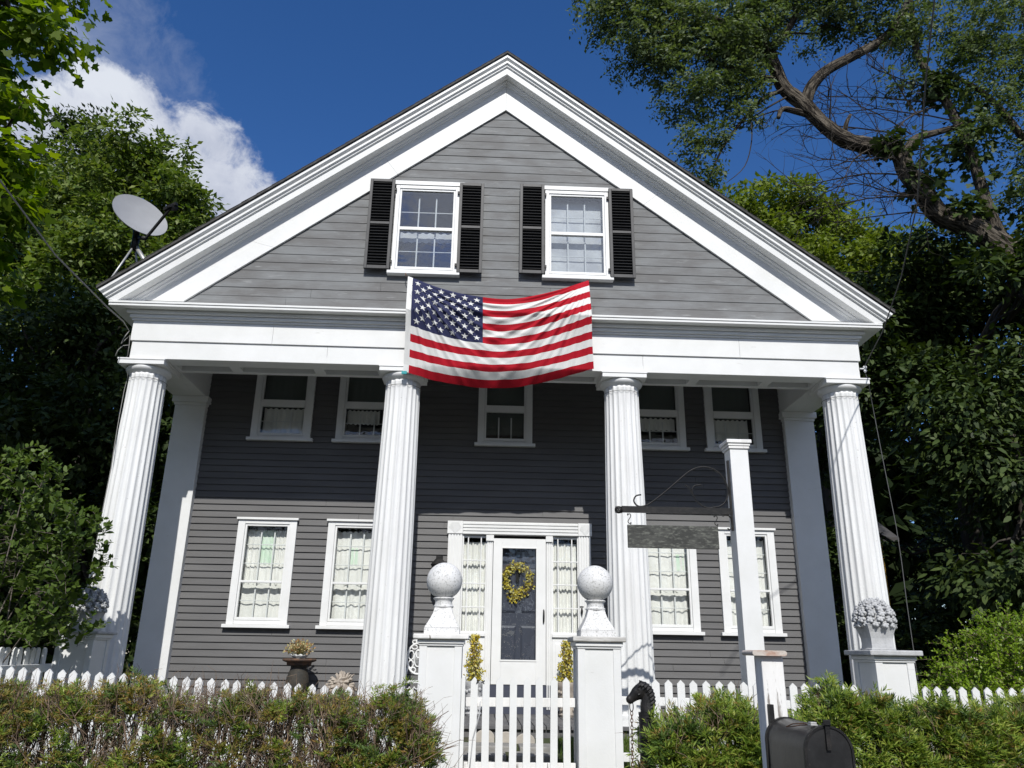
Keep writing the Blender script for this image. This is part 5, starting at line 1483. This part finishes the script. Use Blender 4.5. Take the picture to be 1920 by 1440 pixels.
for tgt in ((2.6,4.7,15.3),(3.6,4.8,15.3),(4.8,4.8,15.2),(3.4,4.8,14.1),(4.4,4.8,13.6),(5.4,4.8,14.1),(4.3,4.8,12.8),(5.4,4.8,13.0),(6.6,4.9,15.6),(7.8,4.9,15.6),(9.0,4.9,15.6),(3.0,4.7,14.7),(5.9,4.9,15.4),(4.0,4.7,14.4)):
    q = Vector(tgt); p = min(LP, key=lambda v: (v-q).length+.35*abs(v.z-q.z)); k = 5
    limbpath([tuple(p.lerp(q, i/k)+(Vector(br.normal(size=3))*.14 if 0 < i else Vector())) for i in range(k+1)], .038, .008, 6, .05)
mb.build('trunk', M['bark_ridged'], t, smooth=True)
# dead twiggy branches under the limb
mb = MB()
def twiggy(p, d, L, r, depth):
    p = Vector(p); d = Vector(d).normalized(); k = 5; P = [p.copy()]
    for i in range(k):
        d = (d+Vector(br.normal(size=3))*.16).normalized(); p = p+d*(L/k); P.append(p.copy())
    mb.tube([tuple(q) for q in P], [lerp(r, r*.35, i/k) for i in range(k+1)], 4)
    if depth:
        for i in range(1, k+1):
            for _ in range(2 if depth > 1 else 1):
                nd = (d+Vector(br.normal(size=3))*.75).normalized(); twiggy(P[i], nd, L*br.uniform(.25, .5), r*.45, depth-1)
for p, d, L in (((9.3,5,12.0),(-.9,-.1,.55),2.4),((9.6,5.1,12.1),(-.8,-.2,.9),2.2),((10.8,5.2,12.6),(-1,-.1,.25),3.2),((10.7,5.2,13.2),(-1,0,-.1),2.8),((9.2,5,11.4),(-1,-.2,-.25),2.3),((9.3,5,10.9),(-1,-.2,-.15),2.6),
                ((9.5,5,10.5),(-1,-.1,-.35),2.6),((9.8,5,10.1),(-1,-.2,-.1),2.8),((8.6,5,11.6),(-.8,-.2,-.5),1.4),((10.2,5,10.0),(-.9,-.3,.5),2.6),((10.4,5.2,13.0),(-1,-.2,-.5),2.2),((9.9,5.1,12.6),(-.7,-.2,1),1.8),((11.0,5.2,12.0),(-1,-.2,.1),2.8),((9.25,5,11.7),(-.9,-.3,.2),2.0),((9.6,5,10.3),(-1,-.2,.1),2.4),((10.3,5,9.8),(-1,-.3,.15),2.6),((7.6,5,12.0),(.2,-.2,1),1.2),((6.9,5,12.6),(-1,-.1,-.5),1.5),((10.6,5.2,13.4),(-.9,0,.35),2.0)):
    twiggy(p, d, L, .026, 2)
limbpath([(6.72,5,12.95),(6.2,4.9,12.55),(5.75,4.9,12.2),(5.2,4.9,11.9)], .028, .012, 5, 0)
limbpath([(5.75,4.9,12.2),(5.72,4.9,11.6),(5.5,4.9,10.9),(5.05,4.9,10.45)], .018, .008, 5, 0)
mb.build('dead_branch', M['bark_dark'], t)
# feathery compound leaves
def fronds(parent, name, blobs, nfr, seed, mat, size=.108, hang=.6):
    rng = np.random.default_rng(seed); B = np.array(blobs, float); w = B[:,3]*B[:,4]*B[:,5]; w = w**.7; w /= w.sum()
    nb = nfr//9
    bi = rng.choice(len(B), nb, p=w); C = B[bi,:3]+rand_unit(rng, nb)*B[bi,3:6]*(rng.random(nb)**.45)[:,None]
    k = np.repeat(np.arange(nb), 9); n = len(k)
    P = C[k]+rng.normal(size=(n, 3))*np.array([.12,.12,.08])
    d = norm(rng.normal(size=(n, 3))*np.array([1,1,.4])+np.array([-.25,-.1,-hang])); L = rng.uniform(.20, .36, n)
    per = 7; q = np.repeat(np.arange(n), per); u = np.tile(np.linspace(.12, 1, per), n); m = len(q)
    h = norm(np.cross(d[q], np.array([0,0,1.])+rng.normal(size=(n,3))[q]*.3)); sd = np.where(np.tile(np.arange(per) % 2, n) == 0, 1., -1.)[:,None]
    pos = P[q]+d[q]*(L[q]*u)[:,None]+np.array([0,0,-.4])*(L[q]*u*u)[:,None]*.5
    ax = norm(h*sd+d[q]*.45+rng.normal(size=(m,3))*.15+np.array([0,0,-.15])); nr = np.cross(d[q], h)*.5+np.array([0,-.45,.9])+rng.normal(size=(m,3))*.3
    LL = size*(.8+.5*rng.random(m))
    V, F = leaves(rng, pos, ax, nr, LL, LL*.5)
    np_mesh(name, V, F, mat, parent)
fronds(t, 'crown', [(2.6,4.7,15.3,.85,.8,.9),(3.6,4.8,15.2,1.1,1.0,1.0),(4.8,4.8,15.0,1.2,1.0,1.0),(3.4,4.8,14.1,.95,.9,.6),(4.4,4.8,13.6,1.1,.9,.75),(5.4,4.8,13.9,.9,.9,.8),(6.0,4.9,14.8,.8,.9,.8),(4.3,4.8,12.7,.75,.8,.6),(5.4,4.8,13.0,.8,.7,.4),
                    (5.5,4.9,12.3,.45,.5,.35),(5.0,4.8,11.5,.4,.5,.35),(4.65,4.8,10.7,.35,.4,.4),(4.3,4.8,11.3,.3,.4,.3),(6.6,4.9,15.6,.9,1.0,.8),(7.6,4.9,15.6,1.0,1.0,.7),(8.6,4.9,15.6,1.0,1,.7),(7.4,4.9,14.5,.5,.6,.3)], 5400, 83, M['leaf_locust'])
fronds(t, 'crown', [(10.0,5.2,15.6,1.2,1.2,1.0),(11.4,5.2,15.4,1.3,1.2,1.2),(12.6,5.3,14.6,1.2,1.2,1.1),(13.2,5.3,16.2,1.4,1.3,1.1),(10.6,5.1,14.0,.9,1.0,.6),(11.8,5.2,13.4,1.0,1.0,.8),(13.2,5.3,12.6,1.2,1.1,1.0),(11.0,5.2,12.2,.8,.9,.5),(12.6,5.3,11.2,1.0,1.0,.9),(9.5,5.1,13.7,.6,.7,.4),(13.6,5.4,10.2,1.0,1.0,1.0),(9.6,5.0,15.0,.6,.7,.4)], 3600, 84, M['leaf_locust'])
crown('vine_leaves', t, [(9.6,4.9,10.9,.5,.4,.7),(10.4,4.9,10.0,.8,.5,.6),(11.0,5.1,12.0,.5,.4,1.2),(12.4,5.2,9.8,.8,.6,1.2),(8.9,4.8,11.6,.4,.3,.2),(10.5,5.1,13.5,.5,.4,.6)], 1500, .17, M['leaf_shaded'], 85, clump=.25, per=9, shape='maple', shell=1.)

# unseen wood added behind the viewer to shut out low sky light; shows in panes
rw = np.random.default_rng(91)
bl = [(x+rw.normal()*1.5, -31+rw.normal()*2.5, z+rw.normal()*.8, 3.6, 2.6, 3.2) for x in range(-60, 61, 5) for z in (1.5, 5.0, 8.5)]
w = crown('woodland', None, bl, 26000, .75, M['leaf_wood'], 92, clump=1.3, per=20, shell=.6)
tag(w, 'added unseen wood across the street screening the low sky, mirrored in the panes', 'woodland', kind='stuff')

bl = [(x+rw.normal()*1.2, 27+rw.normal()*2, z+rw.normal()*.6, 3.2, 2.2, 2.6) for x in range(-45, 56, 4) for z in (.8, 4.0, 7.0)]+[(x, 28, 10.5, 3.2, 2.2, 2.4) for x in list(range(-45, -13, 4))+list(range(16, 56, 4))]
w = crown('woodland', None, bl, 46000, 1.0, M['leaf_wood'], 93, clump=1.1, per=20, shell=.7)
tag(w, 'dark wood far behind the house showing through gaps in the trees', 'woodland', kind='stuff')

# neighbour's house through the trees at the right
t = thing('neighbour_house', 'ochre house with a grey shingled roof glimpsed behind the rightmost column', 'house', (11.4, 20, -.6))
mb = MB(); mb.box(9.2, 13.5, 16.6, 23, -.8, 4.45); mb.build('wall', M['yellow_wall'], t)
mb = MB()
mb.add([(8.9,16.2,4.35),(13.9,16.2,4.35),(13.9,19.8,6.4),(8.9,19.8,6.4),(8.9,16.2,4.22),(13.9,16.2,4.22),(13.9,23.4,4.35),(8.9,23.4,4.35)], [(0,1,2,3),(4,5,1,0),(3,2,6,7),(0,3,7)])
mb.build('roof', M['far_roof'], t)
mb = MB(); mb.box(11.4, 12.4, 16.57, 16.6, 1.2, 2.8); mb.build('window', M['white_trim'], t)

# ------------------------------------------------------------------ camera, sun, sky
cam = bpy.data.cameras.new('camera'); co = bpy.data.objects.new('camera', cam); COL.objects.link(co)
R_ = Vector((0.99906363,-0.0405867,0.01498626)); U_ = Vector((-0.02737202,-0.32468763,0.94542515)); F_ = Vector((0.03350584,0.94495008,0.32549454))
m = Matrix((R_, U_, -F_)).transposed().to_4x4(); m.translation = Vector((-.1954,-9.9834,.4374)); co.matrix_world = m
cam.sensor_fit = 'HORIZONTAL'; cam.sensor_width = 36; cam.lens = 1469.106/1920*36; cam.clip_end = 600; cam.clip_start = .05
SC.camera = co

SUN = Vector((.035, -1, .897)).normalized()
el = math.asin(SUN.z)
L = bpy.data.lights.new('sun', 'SUN'); L.energy = 4.4; L.angle = math.radians(.5); L.color = (1, .975, .925)
so = bpy.data.objects.new('sun', L); COL.objects.link(so); so.rotation_euler = SUN.to_track_quat('Z', 'Y').to_euler()

W = bpy.data.worlds.new('World'); SC.world = W; W.use_nodes = True
t = W.node_tree; t.nodes.clear()
out = t.nodes.new('ShaderNodeOutputWorld'); bg = t.nodes.new('ShaderNodeBackground'); t.links.new(bg.outputs[0], out.inputs[0])
sky = N(t, 'ShaderNodeTexSky', sky_type='NISHITA', sun_disc=False, sun_elevation=el, sun_rotation=math.atan2(SUN.x, SUN.y), air_density=1.0, dust_density=.3, ozone_density=2.0)
SKY = .104
bg.inputs[1].default_value = SKY
hsv = N(t, 'ShaderNodeHueSaturation', i_Saturation=1.28, i_Value=1.0); t.links.new(sky.outputs[0], hsv.inputs['Color'])
skyc = mixc(t, 1.0, hsv.outputs[0], (.90, .93, 1.16), 'MULTIPLY')
tc = t.nodes.new('ShaderNodeTexCoord'); dirv = tc.outputs['Generated']
def math_(op, a, b=None, clamp=False):
    n = N(t, 'ShaderNodeMath', operation=op, use_clamp=clamp)
    for i, x in enumerate((a, b)):
        if x is None: continue
        if isinstance(x, (int, float)): n.inputs[i].default_value = x
        else: t.links.new(x, n.inputs[i])
    return n.outputs[0]
def dot(v):
    n = N(t, 'ShaderNodeVectorMath', operation='DOT_PRODUCT'); t.links.new(dirv, n.inputs[0]); n.inputs[1].default_value = v
    return n.outputs['Value']
# cloud bank in a fixed compass direction (up and to the left of the house); u, v are sky angles about it
d0 = Vector((-.3568, .7634, .5385)).normalized(); e1 = d0.cross(Vector((0, 0, 1))).normalized(); e2 = e1.cross(d0)
dd = math_('MAXIMUM', dot(d0), .05)
u = math_('DIVIDE', dot(e1), dd); v = math_('DIVIDE', dot(e2), dd)
cx = t.nodes.new('ShaderNodeCombineXYZ'); t.links.new(u, cx.inputs[0]); t.links.new(v, cx.inputs[1])
def cnoise(vec, sc, det, ro, dist=0.):
    n = N(t, 'ShaderNodeTexNoise', i_Scale=sc, i_Detail=det, i_Roughness=ro, i_Distortion=dist); t.links.new(vec, n.inputs['Vector']); return n.outputs[0]
n1 = cnoise(cx.outputs[0], 19, 10, .64, .35); n2 = cnoise(cx.outputs[0], 7, 4, .55)
def blob(u0, v0, a, b, rot):
    c, s = math.cos(rot), math.sin(rot)
    du, dv = math_('SUBTRACT', u, u0), math_('SUBTRACT', v, v0)
    p = math_('DIVIDE', math_('ADD', math_('MULTIPLY', du, c), math_('MULTIPLY', dv, s)), a)
    q = math_('DIVIDE', math_('SUBTRACT', math_('MULTIPLY', dv, c), math_('MULTIPLY', du, s)), b)
    return math_('SUBTRACT', 1.0, math_('SQRT', math_('ADD', math_('MULTIPLY', p, p), math_('MULTIPLY', q, q))))
CL = [(.0, -.015, .135, .062, -.42), (-.06, .028, .07, .042, -.1), (.105, -.062, .085, .052, -.6), (.03, .015, .06, .036, -.3), (-.11, -.03, .09, .07, 0.)]
f = None
for c in CL:
    b = blob(*c); f = b if f is None else math_('MAXIMUM', f, b)
f = math_('ADD', f, math_('MULTIPLY', math_('SUBTRACT', n1, .5), 1.9))
f = math_('ADD', f, math_('MULTIPLY', math_('SUBTRACT', n2, .5), .8))
dens = N(t, 'ShaderNodeMapRange', interpolation_type='SMOOTHSTEP'); t.links.new(f, dens.inputs[0]); dens.inputs[1].default_value = -.06; dens.inputs[2].default_value = .50
wisp = math_('MULTIPLY', math_('ADD', blob(-.13, .085, .20, .10, -.5), math_('MULTIPLY', math_('SUBTRACT', n1, .5), 2.0)), .27, True)
front = math_('GREATER_THAN', dot(d0), .3)
# thin broken cloud over the street side of the sky (what the upper windows mirror)
dn = cnoise(dirv, 8.5, 7, .6, .8)
back = N(t, 'ShaderNodeMapRange', interpolation_type='SMOOTHSTEP'); t.links.new(dn, back.inputs[0]); back.inputs[1].default_value = .36; back.inputs[2].default_value = .58
backm = math_('MULTIPLY', back.outputs[0], math_('MULTIPLY', math_('MULTIPLY', dot((0, -1, 0)), 1.8, True), .80))
fac = math_('MAXIMUM', math_('MULTIPLY', math_('MAXIMUM', dens.outputs[0], wisp), front), backm)
shade = ramp(t, math_('ADD', math_('ADD', math_('MULTIPLY', n2, .6), math_('MULTIPLY', n1, .45)), math_('MULTIPLY', v, 1.8)), [(.34, (.40, .45, .58)), (.50, (.58, .62, .73)), (.66, (.74, .78, .86))])
cl = N(t, 'ShaderNodeVectorMath', operation='SCALE'); t.links.new(shade, cl.inputs[0]); cl.inputs['Scale'].default_value = 1.0/SKY
t.links.new(mixc(t, fac, skyc, cl.outputs[0]), bg.inputs[0])

SC.view_settings.view_transform = 'Standard'; SC.view_settings.look = 'None'
SC.view_settings.exposure = 0; SC.view_settings.gamma = 1
SC.render.engine = 'CYCLES'
SC.cycles.max_bounces = 6; SC.cycles.transparent_max_bounces = 12; SC.cycles.diffuse_bounces = 4
SC.cycles.caustics_reflective = False; SC.cycles.caustics_refractive = False
SC.cycles.use_denoising = True
